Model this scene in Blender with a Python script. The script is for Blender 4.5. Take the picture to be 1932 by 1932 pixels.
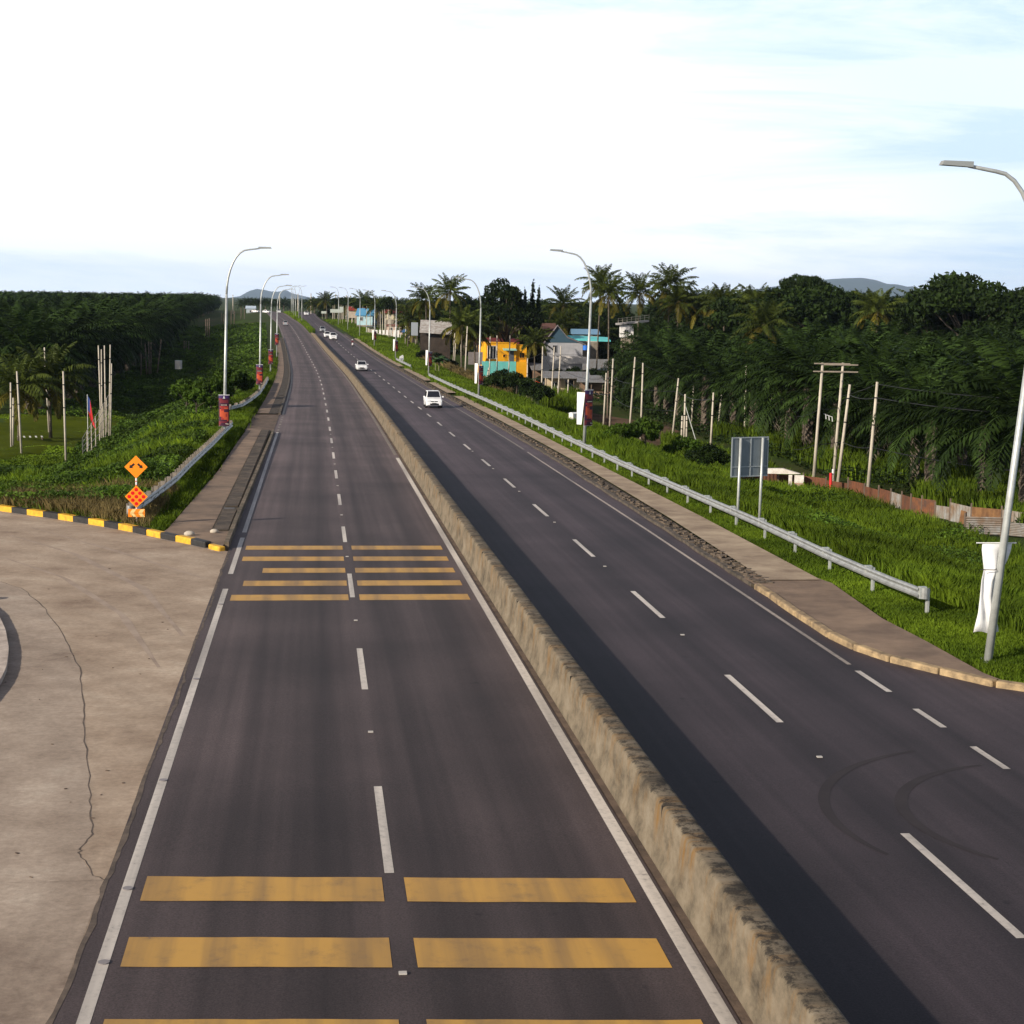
import bpy, math, random
import numpy as np
from mathutils import Vector, Matrix
random.seed(7); RNG = np.random.default_rng(7)
for o in list(bpy.data.objects): bpy.data.objects.remove(o)
SC = bpy.context.scene
COL = SC.collection
R = math.radians

# ---------------------------------------------------------------- camera, sky, sun, exposure
F = 3100.0; CAMH = 7.85; PHI = R(6.896); THE = R(7.334); RHO = R(1.0)
fw = Vector((math.sin(PHI)*math.cos(THE), math.cos(PHI)*math.cos(THE), -math.sin(THE)))
r0 = Vector((math.cos(PHI), -math.sin(PHI), 0)); u0 = r0.cross(fw)
cr = r0*math.cos(RHO)+u0*math.sin(RHO); cu = u0*math.cos(RHO)-r0*math.sin(RHO)
cam = bpy.data.cameras.new('camera'); co = bpy.data.objects.new('camera', cam); COL.objects.link(co)
co.matrix_world = Matrix(((cr.x, cu.x, -fw.x, 0), (cr.y, cu.y, -fw.y, 0), (cr.z, cu.z, -fw.z, CAMH), (0, 0, 0, 1)))
cam.sensor_width = 36; cam.lens = 36*F/1932; cam.clip_start = .5; cam.clip_end = 30000
SC.camera = co
SUN_EL, SUN_AZ = R(23), R(33)          # sun low on the left, a little behind the camera
sdir = Vector((-math.cos(SUN_AZ)*math.cos(SUN_EL), -math.sin(SUN_AZ)*math.cos(SUN_EL), math.sin(SUN_EL)))
W = bpy.data.worlds.new('World'); SC.world = W; W.use_nodes = True
nt = W.node_tree; nt.nodes.clear()
def N(nt, t, **k):
    n = nt.nodes.new(t)
    for a, b in k.items(): setattr(n, a, b)
    return n
out = N(nt, 'ShaderNodeOutputWorld'); bg = N(nt, 'ShaderNodeBackground'); bg.inputs[1].default_value = .13
sky = N(nt, 'ShaderNodeTexSky', sky_type='NISHITA', sun_disc=False)
sky.sun_elevation = SUN_EL; sky.sun_rotation = math.atan2(sdir.x, sdir.y); sky.altitude = 30; sky.dust_density = 2.0; sky.air_density = 1.0
tc = N(nt, 'ShaderNodeTexCoord'); mp = N(nt, 'ShaderNodeMapping'); mp.inputs['Scale'].default_value = (1.2, 2.0, 9); mp.inputs['Rotation'].default_value = (0, R(8), 0)
no = N(nt, 'ShaderNodeTexNoise'); no.inputs['Scale'].default_value = 2.2; no.inputs['Detail'].default_value = 9; no.inputs['Roughness'].default_value = .62; no.inputs['Distortion'].default_value = .6
L = nt.links.new
rp = N(nt, 'ShaderNodeValToRGB'); rp.color_ramp.elements[0].position = .38; rp.color_ramp.elements[1].position = .60
L(tc.outputs['Generated'], mp.inputs[0]); L(mp.outputs[0], no.inputs['Vector']); L(no.outputs['Fac'], rp.inputs[0])
sz = N(nt, 'ShaderNodeSeparateXYZ'); L(tc.outputs['Generated'], sz.inputs[0])
def mr_(src, a, b, c, d):
    n = N(nt, 'ShaderNodeMapRange'); n.inputs[1].default_value = a; n.inputs[2].default_value = b; n.inputs[3].default_value = c; n.inputs[4].default_value = d; n.interpolation_type = 'SMOOTHSTEP'; L(src, n.inputs[0]); return n.outputs[0]
def mm_(op, a, b):
    n = N(nt, 'ShaderNodeMath', operation=op)
    for i, x in enumerate((a, b)):
        if isinstance(x, (int, float)): n.inputs[i].default_value = x
        else: L(x, n.inputs[i])
    return n.outputs[0]
low_band = mr_(sz.outputs[2], .0, .045, .45, 1.0)                 # thin pale blue band on the horizon
east = mr_(mm_('ADD', sz.outputs[0], mm_('MULTIPLY', sz.outputs[2], 1.6)), .20, .56, .70, -.42)   # sheet of cloud thins out to the right
cl_ = mm_('ADD', mm_('MULTIPLY', rp.outputs[0], .8), east); cl_ = mm_('MULTIPLY', cl_, mm_('ADD', mm_('MULTIPLY', low_band, .75), .25))
cn_ = N(nt, 'ShaderNodeClamp'); L(cl_, cn_.inputs[0])
lowc = N(nt, 'ShaderNodeMix', data_type='RGBA'); lowc.inputs['A'].default_value = (5.0, 6.35, 7.75, 1); lowc.inputs['B'].default_value = (8.6, 8.9, 9.3, 1); L(cn_.outputs[0], lowc.inputs['Factor'])
mx = N(nt, 'ShaderNodeMix', data_type='RGBA'); L(mr_(sz.outputs[2], .19, .30, 1.0, .0), mx.inputs['Factor'])          # bright haze low down, unseen overhead sky dimmed to cut the fill light
thin = N(nt, 'ShaderNodeMix', data_type='RGBA'); thin.inputs['Factor'].default_value = .55; thin.inputs['B'].default_value = (1.35, 1.2, 1.4, 1); L(sky.outputs[0], thin.inputs['A'])  # grey-violet added to the unseen overhead sky to tint the shadow fill
L(thin.outputs['Result'], mx.inputs['A']); L(lowc.outputs['Result'], mx.inputs['B']); L(mx.outputs['Result'], bg.inputs[0]); L(bg.outputs[0], out.inputs[0])
sun = bpy.data.lights.new('sun', 'SUN'); sun.energy = 5.0; sun.angle = R(.8); sun.color = (1, .90, .76)
so = bpy.data.objects.new('sun', sun); COL.objects.link(so); so.rotation_euler = sdir.to_track_quat('Z', 'Y').to_euler(); so.location = (-40, -30, 60)
SC.render.engine = 'CYCLES'
SC.view_settings.view_transform = 'Standard'; SC.view_settings.look = 'None'; SC.view_settings.exposure = 0.2; SC.view_settings.gamma = 1
SC.render.resolution_x = SC.render.resolution_y = 1024

# ---------------------------------------------------------------- lie of the land
PYk = [-60,0,23,35,47,59,71,83,95,107,119,131,143,155,167,179,203,227,251,275,299,323,347,371,395,419,455,534,596,650,700,760,850,1000,1500,9000]
PZk = [.45,-.25,-.53,-.64,-.79,-.95,-1.1,-1.25,-1.4,-1.56,-1.72,-1.88,-2.05,-2.23,-2.42,-2.6,-2.88,-3.1,-3.26,-3.36,-3.4,-3.36,-3.23,-3.04,-2.78,-2.5,-2.1,-1.5,-.9,-.45,-.1,.1,0,-1,-4,-4]
XYk = [-60,0,130,167,203,239,263,287,311,335,359,383,407,445,534,596,637,800,950,1500,9000]
XXk = [1.1,1.1,1.08,.97,.82,.42,0,-.52,-1.05,-1.68,-2.32,-3.,-3.7,-4.9,-7.7,-10.3,-12.6,-19.5,-27,-60,-60]
_g = np.arange(-80, 9001, 1.0); _k = np.ones(21)/21
def _sm(a):
    b = np.convolve(np.pad(a, 10, 'edge'), _k, 'valid'); return b
_P = _sm(np.interp(_g, PYk, PZk)); _X = _sm(_sm(np.interp(_g, XYk, XXk)))
def P(y): return np.interp(y, _g, _P)
def XC(y): return np.interp(y, _g, _X)
def SH(y): return np.interp(y, [450,536,614,700,800,950], [0,.1,1.2,3.2,6.4,8])      # right carriageway drifts away
def ss(t): t = np.clip(t, 0, 1); return t*t*(3-2*t)
_H = np.random.default_rng(3).random((256, 256))
def vn(x, y, f):
    x = np.asarray(x)*f; y = np.asarray(y)*f; xi = np.floor(x).astype(int); yi = np.floor(y).astype(int)
    a = ss(x-xi); b = ss(y-yi); h = lambda i, j: _H[(xi+i) % 256, (yi+j) % 256]
    return (h(0,0)*(1-a)+h(1,0)*a)*(1-b)+(h(0,1)*(1-a)+h(1,1)*a)*b
def fbm(x, y, f): return .55*vn(x, y, f)+.28*vn(x, y, f*2.1)+.17*vn(x, y, f*4.3)
def T(X, Y, bump=True):
    X = np.asarray(X, float); Y = np.asarray(Y, float); s = X-XC(Y); p = P(Y)
    lr = np.interp(Y, [0,110,200,330,400,480,600], [-6.2,-6.8,-7.9,-8,-5.6,-3.2,-1.6]); lr = np.where(Y > 600, np.minimum(p-.4, -1.2), lr)
    ll = np.interp(Y, [0,110,200,330,400,480,600], [-6.5,-7.6,-7.8,-8,-6.5,-4.2,-2]); ll = np.where(Y > 600, np.minimum(p-.4, -1.4), ll)
    tR = ss((s-SH(Y)-16.6)/19); tL = ss((-s-7.9)/17)*ss((Y-(69+np.clip(-s-8, 0, 20)*.55))/24)
    z = p+(lr-p)*tR+(ll-p)*tL
    z = z+3.2*ss((s-58)/70)*ss((Y-90)/80)
    if bump:
        m = np.maximum(ss((s-17)/5), ss((-s-8.3)/5)*ss((Y-72-np.clip(-s-8, 0, 20)*.55)/8))
        z = z+m*(fbm(X, Y, .11)-.5)*np.where(s < 0, 1.5, .8)
    return z
def ray(u, v):
    return fw+cr*((u-966)/F)-cu*((v-966)/F)
_Ys = np.concatenate([np.arange(6, 1000, .1), np.arange(1000, 9000, 5)])
def at(u, v, dz=0, bump=False):          # where a sight line meets the land
    d = ray(u, v); z = CAMH+_Ys*d.z/d.y; x = _Ys*d.x/d.y
    h = T(x, _Ys, bump)+dz; i = int(np.argmax(z < h)); return Vector((float(x[i]), float(_Ys[i]), float(h[i])))
def xz(u, v, Y):                         # point of a sight line at the distance Y
    d = ray(u, v); return Vector((Y*d.x/d.y, Y, CAMH+Y*d.z/d.y))
def zt(x, y, bump=True): return float(T(x, y, bump))

# ---------------------------------------------------------------- materials
MAT = {}
def nmat(name, col=(.5,.5,.5), rough=.7, metal=0, spec=.3, var=0, vs=3.0, col2=None, bump=0, bs=20, stretch=None, transl=0, tone=False):
    if name in MAT: return MAT[name]
    m = bpy.data.materials.new(name); m.use_nodes = True; t = m.node_tree; b = t.nodes['Principled BSDF']; l = t.links.new
    b.inputs['Roughness'].default_value = rough; b.inputs['Metallic'].default_value = metal; b.inputs['Specular IOR Level'].default_value = spec
    b.inputs['Base Color'].default_value = (*col, 1)
    c = N(t, 'ShaderNodeTexCoord'); src = c.outputs['Object']
    if stretch:
        q = N(t, 'ShaderNodeMapping'); q.inputs['Scale'].default_value = stretch; l(src, q.inputs[0]); src = q.outputs[0]
    sock = None
    if col2 or var:
        a = col; e = col2 or tuple(max(0, x*(1-var)) for x in col)
        n = N(t, 'ShaderNodeTexNoise'); n.inputs['Scale'].default_value = vs; n.inputs['Detail'].default_value = 7; n.inputs['Roughness'].default_value = .65; l(src, n.inputs['Vector'])
        k = N(t, 'ShaderNodeValToRGB'); k.color_ramp.elements[0].position = .35; k.color_ramp.elements[1].position = .65
        k.color_ramp.elements[0].color = (*e, 1); k.color_ramp.elements[1].color = (*a, 1); l(n.outputs['Fac'], k.inputs[0]); sock = k.outputs[0]
    if tone:
        at_ = N(t, 'ShaderNodeAttribute', attribute_name='tone'); mm = N(t, 'ShaderNodeMix', data_type='RGBA', blend_type='MULTIPLY'); mm.inputs['Factor'].default_value = 1
        if sock: l(sock, mm.inputs['A'])
        else: mm.inputs['A'].default_value = (*col, 1)
        l(at_.outputs['Color'], mm.inputs['B']); sock = mm.outputs['Result']
        oi = N(t, 'ShaderNodeObjectInfo'); hs = N(t, 'ShaderNodeHueSaturation'); mr = N(t, 'ShaderNodeMapRange'); mr.inputs[3].default_value = .7; mr.inputs[4].default_value = 1.3
        l(oi.outputs['Random'], mr.inputs[0]); l(mr.outputs[0], hs.inputs['Value']); l(sock, hs.inputs['Color']); sock = hs.outputs[0]
    if sock: l(sock, b.inputs['Base Color'])
    if bump:
        n = N(t, 'ShaderNodeTexNoise'); n.inputs['Scale'].default_value = bs; n.inputs['Detail'].default_value = 5; l(src, n.inputs['Vector'])
        bp = N(t, 'ShaderNodeBump'); bp.inputs['Strength'].default_value = bump; bp.inputs['Distance'].default_value = .03; l(n.outputs['Fac'], bp.inputs['Height']); l(bp.outputs[0], b.inputs['Normal'])
    if transl:
        tr = N(t, 'ShaderNodeBsdfTranslucent'); ms = N(t, 'ShaderNodeMixShader'); ms.inputs[0].default_value = transl; o_ = t.nodes['Material Output']
        if sock: l(sock, tr.inputs[0])
        else: tr.inputs[0].default_value = (*col, 1)
        l(b.outputs[0], ms.inputs[1]); l(tr.outputs[0], ms.inputs[2]); l(ms.outputs[0], o_.inputs[0])
    MAT[name] = m; return m
def ramp(t, pts):
    k = N(t, 'ShaderNodeValToRGB'); e = k.color_ramp.elements
    while len(e) < len(pts): e.new(.5)
    for q, (p, c) in zip(e, pts): q.position = p; q.color = (*c, 1) if len(c) == 3 else c
    return k
def asphalt(name, bands, base):
    m = bpy.data.materials.new(name); m.use_nodes = True; t = m.node_tree; b = t.nodes['Principled BSDF']; l = t.links.new
    at_ = N(t, 'ShaderNodeAttribute', attribute_name='off'); sp = N(t, 'ShaderNodeSeparateXYZ'); l(at_.outputs['Vector'], sp.inputs[0])   # x across, y along
    # polish bands across the lanes, wavering along the road
    c1 = N(t, 'ShaderNodeCombineXYZ'); my = N(t, 'ShaderNodeMath', operation='MULTIPLY'); my.inputs[1].default_value = .03; l(sp.outputs[1], my.inputs[0]); l(sp.outputs[0], c1.inputs[0]); l(my.outputs[0], c1.inputs[1])
    n1 = N(t, 'ShaderNodeTexNoise'); n1.inputs['Scale'].default_value = 1.5; n1.inputs['Detail'].default_value = 3; l(c1.outputs[0], n1.inputs['Vector'])
    wob = N(t, 'ShaderNodeMath', operation='MULTIPLY_ADD'); wob.inputs[1].default_value = .7; wob.inputs[2].default_value = -.35; l(n1.outputs['Fac'], wob.inputs[0])
    ad = N(t, 'ShaderNodeMath', operation='ADD'); l(sp.outputs[0], ad.inputs[0]); l(wob.outputs[0], ad.inputs[1])
    mr = N(t, 'ShaderNodeMapRange'); mr.inputs[1].default_value = -5; mr.inputs[2].default_value = 20; l(ad.outputs[0], mr.inputs[0])
    k = ramp(t, [((x+5)/25, tuple(c*g for g in base)) for x, c in bands]); l(mr.outputs[0], k.inputs[0])
    # patches and grain
    c = N(t, 'ShaderNodeTexCoord'); n2 = N(t, 'ShaderNodeTexNoise'); n2.inputs['Scale'].default_value = .22; n2.inputs['Detail'].default_value = 6; l(c.outputs['Object'], n2.inputs['Vector'])
    q2 = N(t, 'ShaderNodeMapRange'); q2.inputs[3].default_value = .72; q2.inputs[4].default_value = 1.28; q2.inputs[1].default_value = .3; q2.inputs[2].default_value = .7; l(n2.outputs['Fac'], q2.inputs[0])
    n3 = N(t, 'ShaderNodeTexNoise'); n3.inputs['Scale'].default_value = 34; n3.inputs['Detail'].default_value = 3; n3.inputs['Roughness'].default_value = .8; l(c.outputs['Object'], n3.inputs['Vector'])
    q3 = N(t, 'ShaderNodeMapRange'); q3.inputs[3].default_value = .5; q3.inputs[4].default_value = 1.5; q3.inputs[1].default_value = .3; q3.inputs[2].default_value = .7; l(n3.outputs['Fac'], q3.inputs[0])
    # long thin streaks
    c4 = N(t, 'ShaderNodeCombineXYZ'); my4 = N(t, 'ShaderNodeMath', operation='MULTIPLY'); my4.inputs[1].default_value = .05; l(sp.outputs[1], my4.inputs[0]); mx4 = N(t, 'ShaderNodeMath', operation='MULTIPLY'); mx4.inputs[1].default_value = 4.0; l(sp.outputs[0], mx4.inputs[0]); l(mx4.outputs[0], c4.inputs[0]); l(my4.outputs[0], c4.inputs[1])
    n4 = N(t, 'ShaderNodeTexNoise'); n4.inputs['Scale'].default_value = 1.0; n4.inputs['Detail'].default_value = 5; l(c4.outputs[0], n4.inputs['Vector'])
    q4 = N(t, 'ShaderNodeMapRange'); q4.inputs[3].default_value = .8; q4.inputs[4].default_value = 1.2; q4.inputs[1].default_value = .3; q4.inputs[2].default_value = .7; l(n4.outputs['Fac'], q4.inputs[0])
    a = N(t, 'ShaderNodeMath', operation='MULTIPLY'); l(q2.outputs[0], a.inputs[0]); l(q3.outputs[0], a.inputs[1])
    a2 = N(t, 'ShaderNodeMath', operation='MULTIPLY'); l(a.outputs[0], a2.inputs[0]); l(q4.outputs[0], a2.inputs[1])
    # dust, and grazing-light brightening painted into the colour farther up the road; oil drips in the lanes
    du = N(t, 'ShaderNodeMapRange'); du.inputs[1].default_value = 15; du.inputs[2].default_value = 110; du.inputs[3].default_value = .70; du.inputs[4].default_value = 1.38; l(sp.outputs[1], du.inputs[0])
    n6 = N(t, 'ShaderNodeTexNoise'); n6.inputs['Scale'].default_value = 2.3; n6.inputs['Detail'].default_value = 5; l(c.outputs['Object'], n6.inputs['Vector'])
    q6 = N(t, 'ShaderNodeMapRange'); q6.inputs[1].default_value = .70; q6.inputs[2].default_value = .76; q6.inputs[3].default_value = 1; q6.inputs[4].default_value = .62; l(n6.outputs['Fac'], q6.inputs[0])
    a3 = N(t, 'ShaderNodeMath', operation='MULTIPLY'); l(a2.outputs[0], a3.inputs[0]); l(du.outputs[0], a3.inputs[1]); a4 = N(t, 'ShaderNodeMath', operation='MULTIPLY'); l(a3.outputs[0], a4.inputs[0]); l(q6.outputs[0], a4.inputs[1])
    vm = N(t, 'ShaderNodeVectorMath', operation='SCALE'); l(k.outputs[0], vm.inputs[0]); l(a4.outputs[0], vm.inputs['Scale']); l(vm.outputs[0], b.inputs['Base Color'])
    b.inputs['Roughness'].default_value = .72; b.inputs['Specular IOR Level'].default_value = .3
    bp = N(t, 'ShaderNodeBump'); bp.inputs['Strength'].default_value = .25; bp.inputs['Distance'].default_value = .02; l(n3.outputs['Fac'], bp.inputs['Height']); l(bp.outputs[0], b.inputs['Normal'])
    MAT[name] = m; return m
def paint(name, col, wear=.35, back=(.05,.045,.047), vs=7):
    m = bpy.data.materials.new(name); m.use_nodes = True; t = m.node_tree; b = t.nodes['Principled BSDF']; l = t.links.new
    c = N(t, 'ShaderNodeTexCoord'); n = N(t, 'ShaderNodeTexNoise'); n.inputs['Scale'].default_value = vs; n.inputs['Detail'].default_value = 8; n.inputs['Roughness'].default_value = .75; l(c.outputs['Object'], n.inputs['Vector'])
    mid = tuple(a*.72+q*.28 for a, q in zip(col, back))
    k = ramp(t, [(wear, back), (wear+.06, mid), (wear+.2, col), (1, tuple(min(1, a*1.1) for a in col))]); l(n.outputs['Fac'], k.inputs[0])
    mp2 = N(t, 'ShaderNodeMapping'); mp2.inputs['Scale'].default_value = (1.9, .10, 1); l(c.outputs['Object'], mp2.inputs[0]); n2 = N(t, 'ShaderNodeTexNoise'); n2.inputs['Scale'].default_value = 1.3; n2.inputs['Detail'].default_value = 6; l(mp2.outputs[0], n2.inputs['Vector'])
    w2 = N(t, 'ShaderNodeMapRange'); w2.inputs[1].default_value = .42; w2.inputs[2].default_value = .68; w2.inputs[3].default_value = 0; w2.inputs[4].default_value = .5; l(n2.outputs['Fac'], w2.inputs[0])
    x2 = N(t, 'ShaderNodeMix', data_type='RGBA'); x2.inputs['B'].default_value = (*back, 1); l(w2.outputs[0], x2.inputs['Factor']); l(k.outputs[0], x2.inputs['A']); l(x2.outputs['Result'], b.inputs['Base Color'])
    b.inputs['Roughness'].default_value = .6; MAT[name] = m; return m
DARKMETAL = nmat('dark_metal', (.03,.03,.035), .5, .3)
GALV = nmat('galvanised', (.50,.52,.50), .42, .35, .5, var=.25, vs=4)
RAILM = nmat('rail_metal', (.40,.41,.40), .45, .45, .5, var=.35, vs=2.5)
POSTC = nmat('pole_concrete', (.56,.50,.41), .8, var=.35, vs=1.6, stretch=(2,2,.5))
WOODP = nmat('pole_wood', (.20,.15,.115), .8, var=.4, vs=2, stretch=(3,3,.4))
CONC = nmat('concrete', (.30,.255,.20), .85, var=.45, vs=1.2, bump=.3, bs=12)
PATHM = nmat('path_concrete', (.27,.19,.13), .9, col2=(.13,.095,.07), vs=.6, bump=.3, bs=14)
RUBBLE = nmat('rubble', (.10,.08,.06), .95, col2=(.018,.015,.013), vs=3.2, bump=1, bs=9)
DIRT = nmat('dirt', (.15,.105,.075), .95, col2=(.07,.05,.038), vs=1.5, bump=.4)
WHITE = nmat('white_paint', (.8,.8,.78), .45, var=.12, vs=3)
BLACK = nmat('black', (.012,.012,.014), .4)
GLASS = nmat('dark_glass', (.015,.017,.022), .08, 0, .6)
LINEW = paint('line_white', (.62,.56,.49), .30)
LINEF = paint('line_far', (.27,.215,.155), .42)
LINEY = paint('bar_yellow', (.50,.275,.05), .28, vs=2.2)
KY = nmat('kerb_yellow', (.75,.43,.03), .55, col2=(.45,.25,.03), vs=4)
KB = nmat('kerb_black', (.035,.034,.034), .6, var=.4, vs=4)
KW = nmat('kerb_cream', (.43,.31,.17), .85, col2=(.15,.11,.07), vs=2.6, bump=.4)
KD = nmat('kerb_dark', (.13,.105,.08), .9, col2=(.045,.038,.03), vs=2.5, bump=.5)
ORANGE = nmat('sign_orange', (.95,.26,.005), .4, spec=.4, var=.08)
RED = nmat('red', (.55,.02,.015), .4)
LEAF_OIL = nmat('leaf_oil_palm', (.025,.044,.009), .6, spec=.06, col2=(.008,.016,.004), vs=.5, transl=.06, tone=True)
LEAF_COCO = nmat('leaf_coconut', (.060,.078,.012), .6, spec=.12, col2=(.030,.042,.009), vs=.5, transl=.2, tone=True)
LEAF_BROAD = nmat('leaf_broad', (.023,.040,.008), .6, spec=.08, col2=(.010,.019,.005), vs=.5, transl=.16, tone=True)
LEAF_SHRUB = nmat('leaf_shrub', (.078,.135,.013), .6, spec=.12, col2=(.024,.050,.007), vs=.35, transl=.22, tone=True)
LEAF_BAN = nmat('leaf_banana', (.045,.09,.022), .45, spec=.4, col2=(.025,.055,.015), vs=1, transl=.2, tone=True)
GRASSM = nmat('grass_blade', (.130,.195,.012), .65, spec=.1, col2=(.055,.095,.007), vs=.3, transl=.28, tone=True)
GRASSD = nmat('grass_blade_dry', (.20,.15,.06), .7, spec=.2, col2=(.11,.085,.03), vs=.5, transl=.2, tone=True)
BARK = nmat('bark', (.10,.08,.062), .9, var=.5, vs=2.5, bump=.5)
BARKP = nmat('palm_bark', (.16,.13,.10), .9, col2=(.05,.04,.03), vs=3, stretch=(1,1,4), bump=.6)

# ---------------------------------------------------------------- mesh helpers
class MB:
    def __init__(s): s.v = []; s.f = []; s.n = 0; s.t = []; s.mi = []; s.m = 0
    def add(s, v, f, tone=None):
        b = s.n; s.v.extend(tuple(map(float, p)) for p in v); s.n += len(v); s.f.extend(tuple(i+b for i in q) for q in f); s.mi.extend([s.m]*len(f)); return s
    def box(s, c, d, rz=0, M=None):
        x, y, z = (a/2 for a in d); cs, sn = math.cos(rz), math.sin(rz); p = []
        for k in (-1, 1):
            for j in (-1, 1):
                for i in (-1, 1):
                    a, b = i*x, j*y; p.append((c[0]+a*cs-b*sn, c[1]+a*sn+b*cs, c[2]+k*z))
        if M is not None: p = [M @ Vector(q) for q in p]
        return s.add(p, [(0,2,3,1),(4,5,7,6),(0,1,5,4),(2,6,7,3),(0,4,6,2),(1,3,7,5)])
    def tube(s, pts, rad, n=8, cap=True):
        pts = [Vector(p) for p in pts]; rad = rad if hasattr(rad, '__len__') else [rad]*len(pts); V = []; Fc = []
        d0 = (pts[1]-pts[0]).normalized(); ref = Vector((1, 0, 0)) if abs(d0.x) < .8 else Vector((0, 1, 0))
        for i, p in enumerate(pts):
            d = (pts[min(i+1, len(pts)-1)]-pts[max(i-1, 0)]).normalized(); a = (ref-d*ref.dot(d)).normalized(); b = d.cross(a)
            for k in range(n): w = 2*math.pi*k/n; V.append(p+(a*math.cos(w)+b*math.sin(w))*rad[i])
        for i in range(len(pts)-1):
            for k in range(n): Fc.append((i*n+k, i*n+(k+1) % n, (i+1)*n+(k+1) % n, (i+1)*n+k))
        if cap: Fc.append(tuple(range(n))[::-1]); Fc.append(tuple((len(pts)-1)*n+k for k in range(n)))
        return s.add(V, Fc)
    def prism(s, poly, h, M=None):                       # poly in xz, thickness h along y (centred)
        n = len(poly); V = [(x, -h/2, z) for x, z in poly]+[(x, h/2, z) for x, z in poly]
        if M is not None: V = [M @ Vector(q) for q in V]
        return s.add(V, [tuple(range(n)), tuple(range(2*n-1, n-1, -1))]+[(i, i+n, (i+1) % n+n, (i+1) % n) for i in range(n)])
    def build(s, name, mat, parent=None, smooth=False, loc=None):
        me = bpy.data.meshes.new(name); me.from_pydata(s.v, [], s.f)
        for x in (mat if isinstance(mat, (list, tuple)) else [mat]): me.materials.append(x)
        if s.m or any(s.mi): me.polygons.foreach_set('material_index', s.mi)
        if smooth: me.polygons.foreach_set('use_smooth', [True]*len(me.polygons))
        me.update(); o = bpy.data.objects.new(name, me); COL.objects.link(o)
        if parent is not None: o.parent = parent
        if loc is not None: o.location = loc
        return o
def npmesh(name, V, Fq, mat, parent=None, tone=None, k=4, smooth=False):
    """V (n,3) float, Fq (m,k) int, tone per vertex (n,)"""
    me = bpy.data.meshes.new(name); me.vertices.add(len(V)); me.vertices.foreach_set('co', np.ascontiguousarray(V, np.float32).ravel())
    me.loops.add(Fq.size); me.loops.foreach_set('vertex_index', Fq.astype(np.int32).ravel())
    me.polygons.add(len(Fq)); me.polygons.foreach_set('loop_start', np.arange(0, Fq.size, k, dtype=np.int32)); me.polygons.foreach_set('loop_total', np.full(len(Fq), k, np.int32))
    if smooth: me.polygons.foreach_set('use_smooth', np.ones(len(Fq), bool))
    me.update(calc_edges=True)
    if tone is not None:
        tone = np.asarray(tone); a = me.attributes.new('tone', 'FLOAT_COLOR', 'POINT')
        c = np.ones((len(V), 4), np.float32)
        if tone.ndim == 1: c[:, :3] = tone[:, None]
        else: c[:, :3] = tone
        a.data.foreach_set('color', c.ravel())
    me.materials.append(mat); o = bpy.data.objects.new(name, me); COL.objects.link(o)
    if parent is not None: o.parent = parent
    return o
def tag(o, label=None, cat=None, group=None, kind=None):
    for a, b in (('label', label), ('category', cat), ('group', group), ('kind', kind)):
        if b: o[a] = b
    return o
def empty(name, loc=(0,0,0), rz=0, label=None, cat=None, group=None):
    o = bpy.data.objects.new(name, None); COL.objects.link(o); o.location = loc; o.rotation_euler = (0, 0, rz); o.empty_display_size = .3
    return tag(o, label, cat, group)
def dup(o, loc=None, rz=None, sc=None, label=None, group=None, parent=None, rot=None):
    c = o.copy(); COL.objects.link(c)
    if parent is not None: c.parent = parent
    if loc is not None: c.location = loc
    if rz is not None: c.rotation_euler = (c.rotation_euler[0], c.rotation_euler[1], rz)
    if rot is not None: c.rotation_euler = rot
    if sc is not None: c.scale = sc if hasattr(sc, '__len__') else (sc, sc, sc)
    if label: c['label'] = label
    if group: c['group'] = group
    for ch in [q for q in KIDS.get(o.name, [])]:
        d = dup(ch, parent=c)
    KIDS[c.name] = [q for q in c.children] if False else KIDS.get(c.name, [])
    return c
KIDS = {}
def reg(o):                                    # remember the parts of a finished thing so copies are cheap
    KIDS[o.name] = list(o.children)
    for c in o.children: reg(c)
    return o

# ---------------------------------------------------------------- ground
def ygrid(y0, y1):
    a = np.concatenate([np.arange(-30, 130, 1.), np.arange(130, 470, 2.5), np.arange(470, 1000, 8), np.array([1000,1100,1250,1500,2000,3000,5000,9000.])])
    return np.concatenate([[y0], a[(a > y0+.05) & (a < y1-.05)], [y1]])
def strip(name, y0, y1, sl, sr, mat, dz, parent=None, n=1, sh=False, ys=None, attr=True):
    """sheet laid along the road between two offsets from the centre line"""
    y = ygrid(y0, y1) if ys is None else ys; f = lambda a: a(y) if callable(a) else np.full(len(y), float(a))
    a, b = f(sl), f(sr); V = []; OF = []
    for i in range(n+1):
        s = a+(b-a)*i/n; x = XC(y)+s+(SH(y) if sh else 0); V.append(np.stack([x, y, P(y)+dz], 1)); OF.append(np.stack([s, y, y*0], 1))
    m = len(y); V = np.concatenate(V); OF = np.concatenate(OF); q = []
    for i in range(n):
        j = np.arange(m-1); q.append(np.stack([i*m+j, (i+1)*m+j, (i+1)*m+j+1, i*m+j+1], 1))
    o = npmesh(name, V, np.concatenate(q), mat, parent)
    if attr:
        at_ = o.data.attributes.new('off', 'FLOAT_VECTOR', 'POINT'); at_.data.foreach_set('vector', OF.astype(np.float32).ravel())
    return o
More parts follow.
